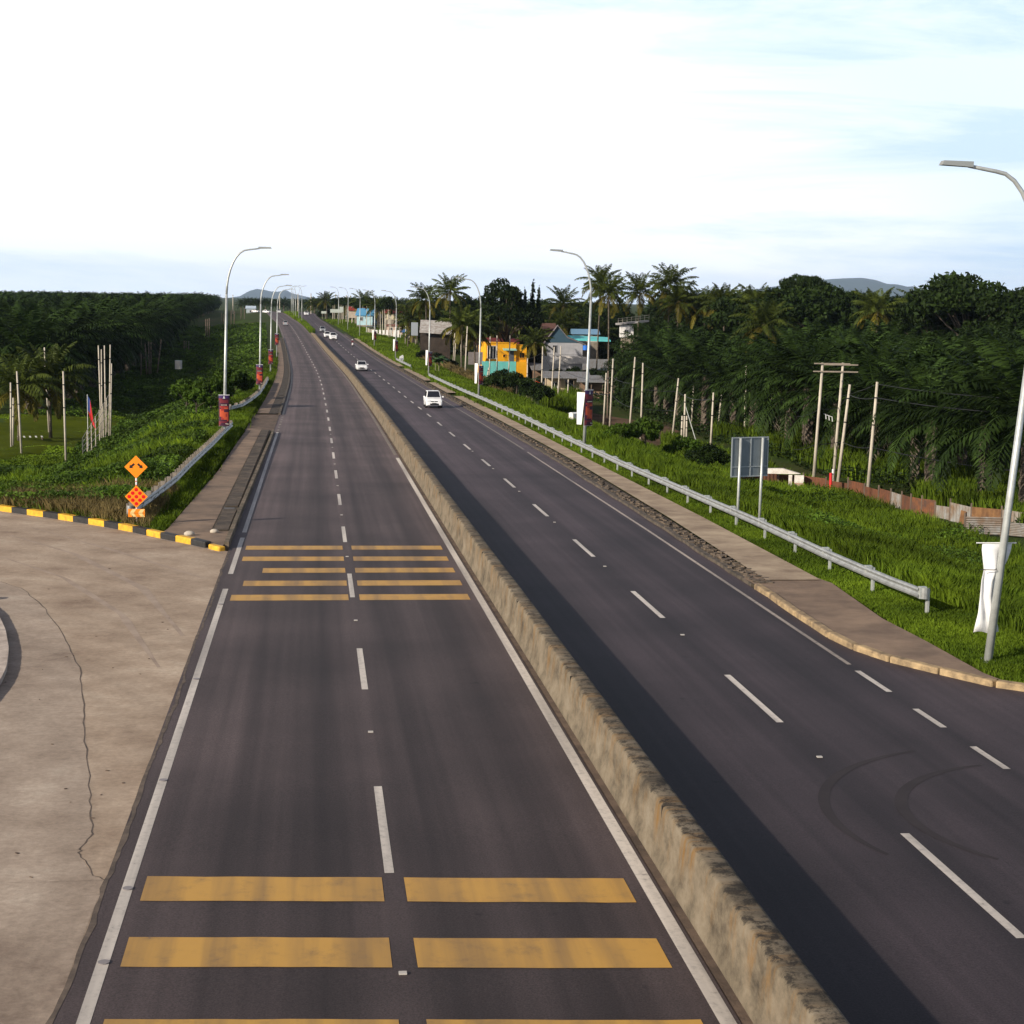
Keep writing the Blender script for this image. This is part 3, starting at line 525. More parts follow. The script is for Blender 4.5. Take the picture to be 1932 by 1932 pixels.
# ---------------------------------------------------------------- median barrier
def barrier_material():
    m = bpy.data.materials.new('barrier_concrete'); m.use_nodes = True; t = m.node_tree; b = t.nodes['Principled BSDF']; l = t.links.new
    at_ = N(t, 'ShaderNodeAttribute', attribute_name='off'); sp = N(t, 'ShaderNodeSeparateXYZ'); l(at_.outputs['Vector'], sp.inputs[0])     # x along, y height
    c = N(t, 'ShaderNodeTexCoord')
    n = N(t, 'ShaderNodeTexNoise'); n.inputs['Scale'].default_value = 1.1; n.inputs['Detail'].default_value = 10; n.inputs['Roughness'].default_value = .72; n.inputs['Distortion'].default_value = .15
    cz = N(t, 'ShaderNodeCombineXYZ'); mz = N(t, 'ShaderNodeMath', operation='MULTIPLY'); mz.inputs[1].default_value = 1.3; l(sp.outputs[1], mz.inputs[0]); l(sp.outputs[0], cz.inputs[0]); l(mz.outputs[0], cz.inputs[1]); l(cz.outputs[0], n.inputs['Vector'])
    k = ramp(t, [(.32, (.055,.045,.034)), (.44, (.125,.102,.072)), (.56, (.19,.155,.11)), (.7, (.235,.20,.15))]); l(n.outputs['Fac'], k.inputs[0])
    cs = N(t, 'ShaderNodeCombineXYZ'); mu = N(t, 'ShaderNodeMath', operation='MULTIPLY'); mu.inputs[1].default_value = .22; l(sp.outputs[1], mu.inputs[0]); l(sp.outputs[0], cs.inputs[0]); l(mu.outputs[0], cs.inputs[1])
    n2 = N(t, 'ShaderNodeTexNoise'); n2.inputs['Scale'].default_value = 2.6; n2.inputs['Detail'].default_value = 8; n2.inputs['Roughness'].default_value = .75; l(cs.outputs[0], n2.inputs['Vector'])
    k2 = ramp(t, [(.5, (0,0,0)), (.66, (1,1,1))]); l(n2.outputs['Fac'], k2.inputs[0])
    hz = ramp(t, [(.15, (0,0,0)), (.6, (1,1,1))]); l(sp.outputs[1], hz.inputs[0])
    mm = N(t, 'ShaderNodeMath', operation='MULTIPLY'); l(k2.outputs[0], mm.inputs[0]); l(hz.outputs[0], mm.inputs[1])
    mx = N(t, 'ShaderNodeMix', data_type='RGBA'); mx.inputs['B'].default_value = (.19,.10,.028, 1); m8 = N(t, 'ShaderNodeMath', operation='MULTIPLY'); m8.inputs[1].default_value = .85; l(mm.outputs[0], m8.inputs[0]); l(m8.outputs[0], mx.inputs['Factor']); l(k.outputs[0], mx.inputs['A'])
    # black algae along the crest
    n3 = N(t, 'ShaderNodeTexNoise'); n3.inputs['Scale'].default_value = 3.5; n3.inputs['Detail'].default_value = 9; n3.inputs['Roughness'].default_value = .8; l(c.outputs['Object'], n3.inputs['Vector'])
    ad = N(t, 'ShaderNodeMath', operation='ADD'); l(n3.outputs['Fac'], ad.inputs[0]); top = N(t, 'ShaderNodeMapRange'); top.inputs[1].default_value = .68; top.inputs[2].default_value = .9; top.inputs[3].default_value = -.25; top.inputs[4].default_value = .13; l(sp.outputs[1], top.inputs[0]); l(top.outputs[0], ad.inputs[1])
    k3 = ramp(t, [(.56, (0,0,0)), (.66, (1,1,1))]); l(ad.outputs[0], k3.inputs[0])
    fy = N(t, 'ShaderNodeMapRange'); fy.inputs[1].default_value = 20; fy.inputs[2].default_value = 120; fy.inputs[3].default_value = .92; fy.inputs[4].default_value = .25; l(sp.outputs[0], fy.inputs[0])
    m9 = N(t, 'ShaderNodeMath', operation='MULTIPLY'); l(k3.outputs[0], m9.inputs[0]); l(fy.outputs[0], m9.inputs[1])
    mx2 = N(t, 'ShaderNodeMix', data_type='RGBA'); mx2.inputs['B'].default_value = (.028,.024,.02, 1); l(m9.outputs[0], mx2.inputs['Factor']); l(mx.outputs['Result'], mx2.inputs['A']); l(mx2.outputs['Result'], b.inputs['Base Color'])
    b.inputs['Roughness'].default_value = .9; b.inputs['Specular IOR Level'].default_value = .15
    bp = N(t, 'ShaderNodeBump'); bp.inputs['Strength'].default_value = .5; bp.inputs['Distance'].default_value = .03; l(n3.outputs['Fac'], bp.inputs['Height']); l(bp.outputs[0], b.inputs['Normal'])
    return m
def barrier():
    prof = [(4.00,-.05),(4.00,.07),(4.05,.20),(4.10,.80),(4.12,.86),(4.16,.88),(4.42,.88),(4.46,.86),(4.50,.3),(4.56,-.05)]
    y = ygrid(-25, 455); y = np.sort(np.concatenate([y, np.arange(-24.5, 130, 1.)])); m = len(y); V = []; O = []
    for a, h in prof:
        hh = h*np.interp(y, [430,455], [1, .35]) if h > 0 else y*0+h
        V.append(np.stack([XC(y)+a+.01*(vn(y, a, .8)-.5)*(h > .1), y, P(y)+hh+.006*(vn(y, 2., 1.7)-.5)*(h > .5)], 1)); O.append(np.stack([y, y*0+max(h, 0), y*0], 1))
    q = [];
    for i in range(len(prof)-1): j = np.arange(m-1); q.append(np.stack([i*m+j, i*m+j+1, (i+1)*m+j+1, (i+1)*m+j], 1))
    o = npmesh('median_barrier', np.concatenate(V), np.concatenate(q)[:, ::-1], barrier_material()); a = o.data.attributes.new('off', 'FLOAT_VECTOR', 'POINT'); a.data.foreach_set('vector', np.concatenate(O).astype(np.float32).ravel())
    tag(o, 'long stained concrete barrier between the two carriageways', 'barrier')
    JM = nmat('joint_dark', (.035,.03,.025), .95)
    for k in range(26):
        yj = 14.5+9*k; MB().box((float(XC(yj))+4.275, yj, float(P(yj))+.43), (.372, .018, .905)).build('joint', JM, o)
barrier()

# ---------------------------------------------------------------- guardrails
def guardrail(label, line, h=.62, side=1, step=4.0, endz=None, tall=0):
    """W-beam on posts; side=+1 posts stand to the right of the beam"""
    t = empty('guardrail', line[0], label=label, cat='guardrail'); L0 = line[0]
    pr = [(0,.155),(.05,.14),(.07,.09),(.02,.045),(0,0),(.02,-.045),(.07,-.09),(.05,-.14),(0,-.155)]
    pts = resample(line, 2.0); V = []; n = len(pts)
    for i, p in enumerate(pts):
        d = (pts[min(i+1, n-1)]-pts[max(i-1, 0)]); d.z = 0; d.normalize(); nr = Vector((-d.y, d.x, 0))*side      # towards the traffic
        z = zt(p.x, p.y, False)+h
        for a, b in pr: V.append(Vector((p.x, p.y, z+b))+nr*a-L0)
        for a, b in reversed(pr): V.append(Vector((p.x, p.y, z+b))+nr*(a-.012)-L0)
    k = 2*len(pr); f = [(i*k+j, i*k+(j+1) % k, (i+1)*k+(j+1) % k, (i+1)*k+j) for i in range(n-1) for j in range(k)]; f += [tuple(range(k)), tuple((n-1)*k+j for j in reversed(range(k)))]
    m = MB(); m.add(V, f); m.build('rail', RAILM, t)
    # rounded end shoe
    for e, (p, q) in enumerate(((pts[0], pts[1]), (pts[-1], pts[-2]))):
        d = (p-q); d.z = 0; d.normalize(); nr = Vector((-d.y, d.x, 0))*(side if e else -side); z = zt(p.x, p.y, False)+h; m = MB(); V = []
        for a in range(7):
            w = math.pi*a/6; c = Vector((p.x, p.y, z))+d*(.16*math.sin(w)+.01)-nr*(.13-.13*math.cos(w)); V += [c+Vector((0,0,.155))-L0, c-Vector((0,0,.155))-L0]
        m.add(V, [(2*i, 2*i+2, 2*i+3, 2*i+1) for i in range(6)]); m.build('end_shoe', RAILM, t)
    for i, p in enumerate(resample(line, step)):
        q = resample(line, step); d = (q[min(i+1, len(q)-1)]-q[max(i-1, 0)]); d.z = 0; d.normalize(); nr = Vector((-d.y, d.x, 0))*side; z = zt(p.x, p.y, False); c = p-nr*.14
        rz = math.atan2(d.y, d.x); m = MB(); m.box((c.x-L0.x-nr.x*.10, c.y-L0.y-nr.y*.10, z-L0.z+(h+.12+tall)/2-.2), (.15,.06,h+.52+tall), rz); m.box((c.x-L0.x+nr.x*.06, c.y-L0.y+nr.y*.06, z-L0.z+h+.01+tall/2), (.16,.2,.34+tall), rz); m.build('post', GALV if not tall else nmat('block_timber', (.26,.22,.18), .85, var=.4, vs=3), t)
    return t
def ln(pts): return [Vector((x, y, zt(x, y, False))) for x, y in pts]
guardrail('long galvanised guardrail running along the right verge to its curled near end', ln([(16.95,44.0),(16.78,46.5),(16.68,52),(16.72,60.5),(16.5,72),(16.25,86),(16.2,105),(16.3,130),(16.2,160),(15.9,190),(15.5,226)]), side=1)
guardrail('short guardrail behind the white kilometre stone on the right verge', ln([(14.9,262),(14.6,275),(14.2,292)]), side=1)
guardrail('left guardrail ending in a flared curl behind the orange road sign', ln([(-6.95,64.2),(-6.75,67),(-6.35,76),(-6.25,85),(-6.0,98),(-5.9,108),(-5.75,116)]), side=-1, step=2.0, tall=.10)
guardrail('farther left guardrail curving past the second and third street lamps', ln([(-6.9,137.5),(-6.2,142),(-5.75,155),(-5.55,168),(-5.6,185),(-5.75,205)]), side=-1, step=2.6, tall=.12)

# ---------------------------------------------------------------- street lamps and banners
LH = 12.0
def street_lamp_proto():
    t = empty('street_lamp', cat='street lamp', label='x')
    m = MB(); m.tube([(0,0,-.3),(0,0,4),(0,0,LH-3.0)], [.115,.095,.075], 12); m.build('pole', GALV, t, True)
    a = [(0,0,LH-3.0)]
    for k in range(1, 9): w = R(90*k/8); a.append((1.35*(1-math.cos(w)), 0, LH-3.0+2.75*math.sin(w)))
    a += [(1.75,0,LH-.19),(2.1,0,LH-.14)]; m = MB(); m.tube(a, [.072-.003*i for i in range(len(a))], 10); m.build('arm', GALV, t, True)
    m = MB(); m.add([(2.0,-.09,LH-.17),(2.0,.09,LH-.17),(2.0,.09,LH-.04),(2.0,-.09,LH-.04),(2.85,-.13,LH-.13),(2.85,.13,LH-.13),(2.8,.11,LH-.03),(2.8,-.11,LH-.03)], [(0,1,2,3),(4,7,6,5),(0,4,5,1),(3,2,6,7),(0,3,7,4),(1,5,6,2)]); m.build('lamp_head', nmat('lamp_head', (.32,.33,.32), .45, .3), t)
    m = MB(); m.box((0,0,.02), (.34,.34,.03)); 
    for q in ((.13,.13),(-.13,.13),(.13,-.13),(-.13,-.13)): m.tube([(*q,.03),(*q,.08)], .018, 6)
    m.build('base_plate', GALV, t)
    m = MB(); m.box((0,-.118,.75), (.11,.02,.34)); m.build('hatch', nmat('hatch', (.36,.38,.36), .5, .3), t)
    return reg(t)
SLP = street_lamp_proto(); first = [True]
ordn = ['nearest','second','third','fourth','fifth','sixth','seventh','eighth','ninth','tenth']
def lamp(x, y, rz, label, group, lean=0, z=None):
    loc = (x, y, (zt(x, y, False) if z is None else z))
    if first[0]:
        first[0] = False; o = SLP; o.scale = (.9, 1, 1); o.location = loc; o.rotation_euler = (0, lean, rz); o['label'] = label; o['group'] = group; return o
    return dup(SLP, loc, rot=(0, lean, rz), sc=(1, 1, 1.06), label=label, group=group)
RL = [(16.25,37.5),(17.6,106.6),(17.19,173.4),(15.96,233.3),(14.64,303.6),(13.06,369.1),(11.35,428.1),(9.4,485),(7.5,545)]
rl_l = ['nearest street lamp on the right verge, its pole carrying a torn white banner','second street lamp on the right verge, beside the white cabinet','third street lamp on the right verge, in front of the turquoise fence','fourth street lamp on the right verge, before the dry brown grass','fifth street lamp on the right verge, just before the white kilometre stone','sixth street lamp on the right verge, carrying a small dark banner','seventh street lamp on the right verge, without any banner','eighth street lamp on the right verge, beside the blue roofed house','ninth street lamp on the right verge, far up the road']
for i, (x, y) in enumerate(RL): lamp(x, y, math.pi, rl_l[i], 'street lamps on the right verge', lean=-R(1.4 if i == 1 else 4.6 if i == 0 else .6))
LLm = [(-5.95,109.5),(-5.71,172.2),(-6.3,236),(-6.9,300)]
for i, (x, y) in enumerate(LLm): lamp(x, y, 0, '%s left street lamp, %s' % (ordn[i], ['tallest of them, with a red and purple banner','with a red banner above the far guardrail','close before the bend','behind the third one at the bend'][i]), 'street lamps on the left verge', lean=R(1.2 if i == 0 else .8))
LMm = [(568,),(604,),(640,),(678,),(716,),(752,)]
for i, (y,) in enumerate(LMm): lamp(float(XC(y))+4.3+float(SH(y))*.5, y, 0 if i % 2 else math.pi, '%s street lamp of the row in the grass median at the crest' % (['foremost','second','third','fourth','fifth','sixth'][i]), 'street lamps in the median')
BAN = [nmat('banner_purple', (.045,.02,.10), .5), nmat('banner_dark', (.05,.012,.03), .5), nmat('banner_red', (.30,.03,.025), .45), nmat('banner_orange', (.50,.08,.03), .45), nmat('banner_maroon', (.16,.02,.03), .5), WHITE]
for c_ in [q for q in bpy.data.objects if q.parent is SLP and q.name.split('.')[0] in ('arm', 'lamp_head')]:
    M_ = Matrix.Rotation(R(4.4), 4, 'Y'); pv_ = Vector((0, 0, LH-3.0)); c_.rotation_euler = (0, R(4.4), 0); c_.location = pv_-M_ @ pv_
def banner_proto():
    t = empty('banner', cat='banner', label='x')
    w, h = .68, 2.0; nx, nz = 8, 20; V = []; fc = []; mi = []
    for j in range(nz+1):
        for i in range(nx+1): a = R(-60+120*i/nx); V.append((w*.5*math.sin(a)/math.sin(R(60)), -.30+.17*(1-math.cos(a)), h*j/nz))
    for j in range(nz):
        for i in range(nx):
            fc.append((j*(nx+1)+i, j*(nx+1)+i+1, (j+1)*(nx+1)+i+1, (j+1)*(nx+1)+i)); z = j/nz; x = abs(i-3.5); n_ = float(vn(i*1.0+2, j*1.0, .45))
            if z > .87: k = 0
            elif z > .72: k = 4 if n_ > .35 else 1
            elif z > .60: k = 1
            elif z > .14: k = (3 if n_ > .52 else 2) if x < 3 and n_ > .3 and not (j in (9,10) and i > 3) else 1
            else: k = 1 if n_ > .3 else 4
            mi.append(k)
    m = MB(); m.add(V, fc); m.mi = mi; m.m = 1; m.build('printed_sheet', BAN, t)
    m = MB()
    m.add([(-.07,-.315,1.78),(-.04,-.315,1.78),(0,-.315,1.90),(.04,-.315,1.78),(.07,-.315,1.78),(.02,-.315,1.95),(-.02,-.315,1.95)], [(0,1,2,6),(2,3,4,5),(6,2,5)]); m.box((0,-.315,1.82), (.07,.004,.02)); m.build('emblem', WHITE, t)
    m = MB()
    for i in range(5): m.box((-.16+.08*i,-.318,1.37), (.05,.004,.045))
    for i in range(3): m.box((.12+.07*i,-.30+.01*i,.14-.012*i), (.055,.004,.045))
    m.build('lettering', nmat('letter_cream', (.7,.62,.5), .5), t)
    m = MB(); m.tube([(-.36,-.22,2.02),(.36,-.22,2.02)], .022, 6); m.tube([(-.34,-.2,-.01),(.34,-.2,-.01)], .018, 6); m.build('batten', WHITE, t)
    return reg(t)
BP = banner_proto(); fb = [True]
def banner(x, y, h0, rz, label, sc=1):
    loc = (x, y, zt(x, y, False)+h0)
    if fb[0]: fb[0] = False; BP.location = loc; BP.rotation_euler = (0,0,rz); BP['label'] = label; BP['group'] = 'campaign banners on lamp posts'; BP.scale = (sc, 1, sc); return
    dup(BP, loc, rz, (sc, 1, sc), label, 'campaign banners on lamp posts')
banner(-5.95, 109.5, .95, R(3), 'dark banner with red shapes and a white emblem on the nearest left lamp post', 1.0)
banner(-5.71, 172.2, 1.3, 0, 'dark banner with red shapes on the second left lamp post')
banner(-6.3, 236, 1.5, R(10), 'dark banner with red shapes on the third left lamp post')
banner(-6.9, 300, 2.6, R(10), 'dark banner on the fourth left lamp post at the bend')
for i in (1,2,3,4,5):
    x, y = RL[i]; banner(x+.08, y, [0,1.35,1.5,1.6,1.6,1.6][i], R(38), 'narrow purple and red banner on the %s right lamp post' % ordn[i], .98 if i > 1 else 1.15)
    t = empty('banner', (x-.28, y, zt(x, y, False)+[0,1.3,1.5,1.6,1.6,1.6][i]), R(-40), 'blank white side of the banner pair on the %s right lamp post' % ordn[i], 'banner', 'campaign banners on lamp posts')
    m = MB(); w = .30 if i == 1 else .2; m.add([(-w,0,2.2),(w,0,2.2),(w*.3,-.02,.1),(-w*.9,-.02,.1)], [(3,2,1,0)]); m.add([(-w,.02,2.2),(w,.02,2.2),(w*.3,.01,.1),(-w*.9,.01,.1)], [(0,1,2,3)]); m.build('sheet', WHITE, t)
    m = MB(); m.tube([(-w,0,2.2),(w,0,2.2)], .02, 6); m.build('batten', WHITE, t)
# torn white banner on the nearest right lamp
x, y = RL[0]; t = empty('banner', (x, y, zt(x, y, False)), 0, 'torn blank white banner tied to the nearest right lamp post', 'banner')
V = []; rows = [(2.9,-.33,.55,.0),(2.75,-.33,.52,.02),(2.5,-.27,.42,.05),(2.25,-.22,.30,.09),(2.0,-.30,.16,.07),(1.6,-.34,.08,.05),(1.2,-.36,.14,.06),(.95,-.40,.22,.04),(.72,-.46,.30,.0)]
nx = 10
for z, a, b, d in rows:
    for i in range(nx+1): f = i/nx; V.append((a*.85+.04+(b*.85-a*.85)*f, .14+d*math.sin(f*9+z*3)-.05*math.sin(f*3.14), z+(.03*math.sin(f*7) if z < 1 else 0)))
m = MB(); m.add(V, [(j*(nx+1)+i, (j+1)*(nx+1)+i, (j+1)*(nx+1)+i+1, j*(nx+1)+i+1) for j in range(len(rows)-1) for i in range(nx)]); o = m.build('sheet', nmat('cloth_white', (.82,.82,.82), .8, transl=.2), t, True); so_ = o.modifiers.new('s', 'SOLIDIFY'); so_.thickness = .008
m = MB(); m.tube([(-.4,.12,2.92),(.6,.12,2.92)], .016, 6); m.build('batten', WHITE, t)
m = MB(); m.tube([(-.3,.03,2.28),(0,-.13,2.3),(.14,.1,2.3)], .012, 6); m.build('cord', BLACK, t)

# ---------------------------------------------------------------- signs and cabinets
p = at(258, 998); t = empty('road_sign', p, R(-4), 'orange diverging arrows sign over a red dotted diamond on one post by the kerb', 'road sign'); S = 3.02/3.02
m = MB(); m.tube([(0,.03,-.3),(0,.03,2.75)], .032, 10); m.build('post', WHITE, t, True)
m = MB(); [m.tube([(0,.03,1.74+.075*k-.016),(0,.03,1.74+.075*k+.016)], .036, 10) for k in (-1, 1)]; m.build('red_band', RED, t)
def diamond(m, c, r, y, th=.02): m.prism([(0,-r),(r,0),(0,r),(-r,0)], th, Matrix.Translation((0, y, c)))
pan = MB(); diamond(pan, 2.36, .435, 0); o = pan.build('arrow_panel', ORANGE, t)
m = MB()
for s_ in (-1, 1):
    m.prism([(-.036,.12),(-.036,-.02),(-.085,-.02),(0,-.125),(.085,-.02),(.036,-.02),(.036,.12)], .006, Matrix.Translation((s_*.155, -.016, 2.40)) @ Matrix.Rotation(-R(48)*s_, 4, 'Y'))
m.build('arrow', BLACK, o)
pan = MB(); diamond(pan, 1.23, .43, -.004); o = pan.build('dot_panel', ORANGE, t)
for i in (-1, 0, 1):
    for j in (-1, 0, 1):
        x_ = (i-j)*.134; z_ = 1.23+(i+j)*.134; MB().tube([(x_,-.013,z_),(x_,-.022,z_)], .068, 20).build('reflector', nmat('reflector_red', (.62,.004,.01), .3), o)
pan = MB(); pan.box((0,-.006,.605), (.63,.02,.31)); o = pan.build('chevron_panel', nmat('chevron_orange', (.80,.23,.01), .45), t)
m = MB()
for dx in (-.16, .155):
    m.add([(dx-.09,-.02,.61),(dx+.06,-.02,.61),(dx+.16,-.02,.75),(dx+.01,-.02,.75)], [(0,1,2,3)]); m.add([(dx-.09,-.02,.595),(dx+.06,-.02,.595),(dx+.16,-.02,.46),(dx+.01,-.02,.46)], [(0,3,2,1)])
m.build('chevron', nmat('chevron_cream', (.75,.55,.22), .5), o)
MB().box((0,-.02,.6025), (.6,.004,.012)).build('seam', nmat('seam', (.2,.07,.01)), o)

# back of the grey board on two posts
a = at(1389.5, 988); b = at(1427, 976); b = Vector((a.x+1.02, a.y+.35, 0)); t = empty('road_sign', (a.x, a.y, zt(a.x, a.y, False)), math.atan2(b.y-a.y, b.x-a.x), 'grey back of a square road sign on two posts behind the right guardrail', 'road sign')
Wd = (b.xy-a.xy).length
for k, xx in enumerate((0, Wd)): m = MB(); m.tube([(xx,-.04,-.6),(xx+.04,-.04,3.5)], .055, 10); m.build('post', GALV, t, True)
BRD = nmat('board_back', (.17,.20,.22), .5, .3, var=.15, vs=3); pl_ = MB(); pl_.box((Wd/2+.02, .06, 2.72), (1.78,.02,1.62)); o = pl_.build('panel', BRD, t)
m = MB()
for xx in (-.84, .04+.03, .90): m.box((Wd/2+.02+xx-.03, .035, 2.72), (.04,.03,1.60))
m.box((Wd/2+.02,.035,3.51), (1.78,.04,.045)); m.box((Wd/2+.02,.035,1.93), (1.78,.04,.045)); m.box((Wd/2+.02,.035,2.32), (1.72,.03,.03)); m.build('frame', nmat('frame_metal', (.33,.36,.37), .5, .3), t)

def cabinet(p, rz, w, d, h, label, leg=.35):
    t = empty('utility_cabinet', p, rz, label, 'cabinet'); m = MB(); m.box((0,0,leg+h/2), (w,d,h)); m.build('body', nmat('cabinet_cream', (.78,.74,.68), .5, var=.08), t)
    m = MB(); m.add([(-w*.58,-d*.6,leg+h),(w*.58,-d*.6,leg+h),(w*.58,d*.6,leg+h),(-w*.58,d*.6,leg+h),(-w*.5,0,leg+h+.09),(w*.5,0,leg+h+.09)], [(0,3,2,1),(0,1,5,4),(2,3,4,5),(1,2,5),(3,0,4)]); m.build('lid', WHITE, t)
    m = MB(); m.box((0,0,leg/2-.1), (w*.85,d*.8,leg+.2)); m.build('plinth', CONC, t)
    m = MB(); m.box((0,-d/2-.008,leg+h/2), (w*.86,.012,h*.88)); o = m.build('door', nmat('door_cream', (.66,.62,.57), .5), t); MB().box((w*.32,-d/2-.025,leg+h*.5), (.03,.02,.12)).build('handle', DARKMETAL, o)
p = at(1082, 806); cabinet((p.x, p.y, zt(p.x, p.y)), R(32), .62, .5, .95, 'small white cabinet in the grass beside the second right lamp post', .1)
p = at(337, 702); cabinet((p.x, p.y, zt(p.x, p.y)), R(-20), 1.2, .8, 1.7, 'white cabinet standing in the dark green slope on the left', .5)
p = at(757.5, 685); t = empty('kilometre_stone', p, R(10), 'white kilometre stone at the start of the short guardrail', 'milestone'); m = MB(); m.prism([(-.34,0),(.34,0),(.34,1.25),(.18,1.42),(-.34,1.1)], .22, Matrix.Identity(4)); m.build('stone', WHITE, t); MB().box((0,-.118,.72), (.5,.01,.16)).build('stripe', nmat('stripe_blue', (.12,.12,.22)), t)
p = at(55, 962); p = Vector((-11.6, 72.3, 0)); t = empty('drain_box', (p.x, p.y, zt(p.x, p.y, False)), R(-8), 'open concrete drain box behind the yellow and black kerb', 'drain box'); m = MB(); 
for c_, d__ in (((0,-.55,.2),(1.5,.14,.5)),((0,.55,.2),(1.5,.14,.5)),((-.68,0,.2),(.14,.96,.5)),((.68,0,.2),(.14,.96,.5))): m.box(c_, d__)
m.build('wall', CONC, t); MB().box((0,0,.02), (1.2,.94,.04)).build('floor', BLACK, t)

# ---------------------------------------------------------------- utility poles and cables
PL = []
def upole(u0_, v0, u1, v1, label=None, mat=None, r=.14, hmax=12.5, y=None, bury=.3):
    """slim pole whose foot meets the land on one sight line, head given by a second one"""
    b = at(u0_, v0) if y is None else Vector((*xz(u0_, v0, y).xy, 0)); b.z = zt(b.x, b.y, False) if y is None else zt(xz(u0_, v0, y).x, y, False)
    tp = xz(u1, v1, b.y); h = min(tp.z-b.z, hmax); d = Vector((tp.x-b.x, 0, h))
    t = empty('utility_pole', b, 0, label or 'plain concrete utility pole standing in the low ground', 'utility pole', 'plain utility poles beside the highway')
    m = MB(); m.tube([Vector((0,0,-bury))-d.normalized()*.2, d], [r, r*.68], 8); m.build('pole', mat or POSTC, t, True)
    m = MB()
    for f in (.62, .86): c = d*f; m.tube([c-d.normalized()*.05, c+d.normalized()*.05], r*.9, 8)
    m.build('band', BLACK, t); PL.append((b, b+d)); return t, b, b+d
g5 = lambda x, y: (1159.2+x*.2, 463.7+y*.2); g6 = lambda x, y: (1449+x*.25, 483+y*.25); g4 = lambda x, y: (869.4+x*.2, 463.7+y*.2); g3 = lambda x, y: (579.6+x*.2, 463.7+y*.2); g1 = lambda x, y: (x*.25, 483+y*.25)
rp_ = {}
for nm, g, a, b, lb in [
 ('a', g6, (750,1800), (825,950), 'leaning pale pole rising from the rusty fence, rightmost of the poles'),
 ('b', g6, (525,1715), (618,970), 'strongly leaning pale pole just right of the pair with crossarms'),
 ('c', g5, (1465,1835), (1500,1195), 'thick pole behind the right edge of the grey sign back'),
 ('d', g5, (1228,1850), (1243,1130), 'slim pole with a dark foot behind the left part of the grey sign back'),
 ('e', g5, (905,1950), (935,1385), 'short pale pole left of the grey sign back'),
 ('f', g5, (970,1760), (1030,1250), 'leaning pole directly behind the short pale one left of the sign back'),
 ('g', g5, (545,1815), (605,1250), 'leaning pole right of the bare brown bank'),
 ('h', g5, (725,1720), (748,1310), 'pole behind the braced pole cluster'),
 ('i', g5, (655,1925), (668,1400), 'middle pole of the cluster held by a slanting strut'),
 ('j', g5, (630,1925), (640,1605), 'shortest pole of the cluster held by a slanting strut'),
 ('k', g5, (140,1690), (195,1050), 'tall leaning pole right of the brown shack yard'),
 ('l', g5, (253,1620), (270,1105), 'straight pole just right of the tall leaning one in the yard'),
 ('m', g4, (1405,1675), (1437,1065), 'tallest of the three poles right of the second right lamp'),
 ('n', g4, (1345,1690), (1372,1200), 'left one of the three poles right of the second right lamp'),
 ('o', g4, (1383,1680), (1390,1180), 'brown middle one of the three poles right of the second right lamp'),
 ('p', g4, (760,1440), (773,950), 'pale pole right of the orange canopy'),
 ('q', g4, (850,1440), (882,955), 'left pole of the leaning pair before the tin roofed sheds'),
 ('r', g4, (910,1440), (945,945), 'right pole of the leaning pair before the tin roofed sheds'),
 ('s', g4, (450,1175), (465,845), 'pole in front of the door of the yellow house'),
 ('t', g4, (343,1200), (342,840), 'pole in front of the dark window of the yellow house'),
 ('u', g4, (270,1200), (278,855), 'pole at the left corner of the yellow house'),
 ('v', g4, (228,1400), (265,1150), 'short leaning pole left of the banana plants'),
 ('w', g4, (40,1140), (62,760), 'leaning pole left of the third right street lamp'),
 ('y', g4, (1003,1440), (1015,1260), 'short post before the open front shed'),
 ('z', g5, (680,1900), (683,1605), 'rightmost pole of the cluster held by a slanting strut'),
 ('x', g4, (628,1240), (630,1060), 'short pole behind the banana plants')]:
    rp_[nm] = upole(*g(*a), *g(*b), lb, y={'s':300,'t':301,'u':302,'v':236,'p':237,'q':236,'r':235,'x':262,'m':200,'n':203,'o':206,'k':188,'l':186,'w':262,'y':238}.get(nm), r=.16 if nm in 'abc' else .13, mat=WOODP if nm in 'o' else None)
i_ = 0
for a, b in [((925,945),(932,680)),((960,945),(967,720)),((1020,940),(1042,690)),((1105,1040),(1107,745)),((1262,1130),(1272,900)),((1285,1130),(1290,825)),((1303,1130),(1335,840)),((1375,1120),(1398,735)),((1390,1130),(1402,880)),((1455,1190),(1450,895)),((1490,1140),(1508,760)),((740,860),(742,650)),((772,880),(778,655)),((788,875),(790,660)),((690,760),(690,600)),((710,770),(710,560)),((573,740),(573,540)),((418,725),(420,560)),((633,730),(636,545)),((665,700),(668,550))]:
    upole(*g3(*a), *g3(*b), 'slim utility pole among those between the second and seventh right lamps', r=.13); i_ += 1
for a, b, lb in [((85,1460),(80,955),'dark pole left of the pale one at the left edge of the lawn'),((97,1445),(100,1070),'short pole close right of the dark one at the left edge'),((165,1520),(127,870),'pale leaning pole before the lawn on the left'),((370,1320),(335,690),'tall pale pole in front of the left coconut palms'),((500,1590),(477,870),'pole with a black middle part standing in the left bushes'),((5,1000),(10,815),'short pole end at the very left edge of the photo')]:
    upole(*g1(*a), *g1(*b), lb, r=.11)
for a, b in [((765,1180),(742,675)),((768,1220),(765,705)),((797,1210),(788,675)),((820,1220),(832,670)),((830,1200),(842,810))]:
    upole(*g1(*a), *g1(*b), 'slim pole in the tight cluster behind the flag on the left', r=.085, y=171)
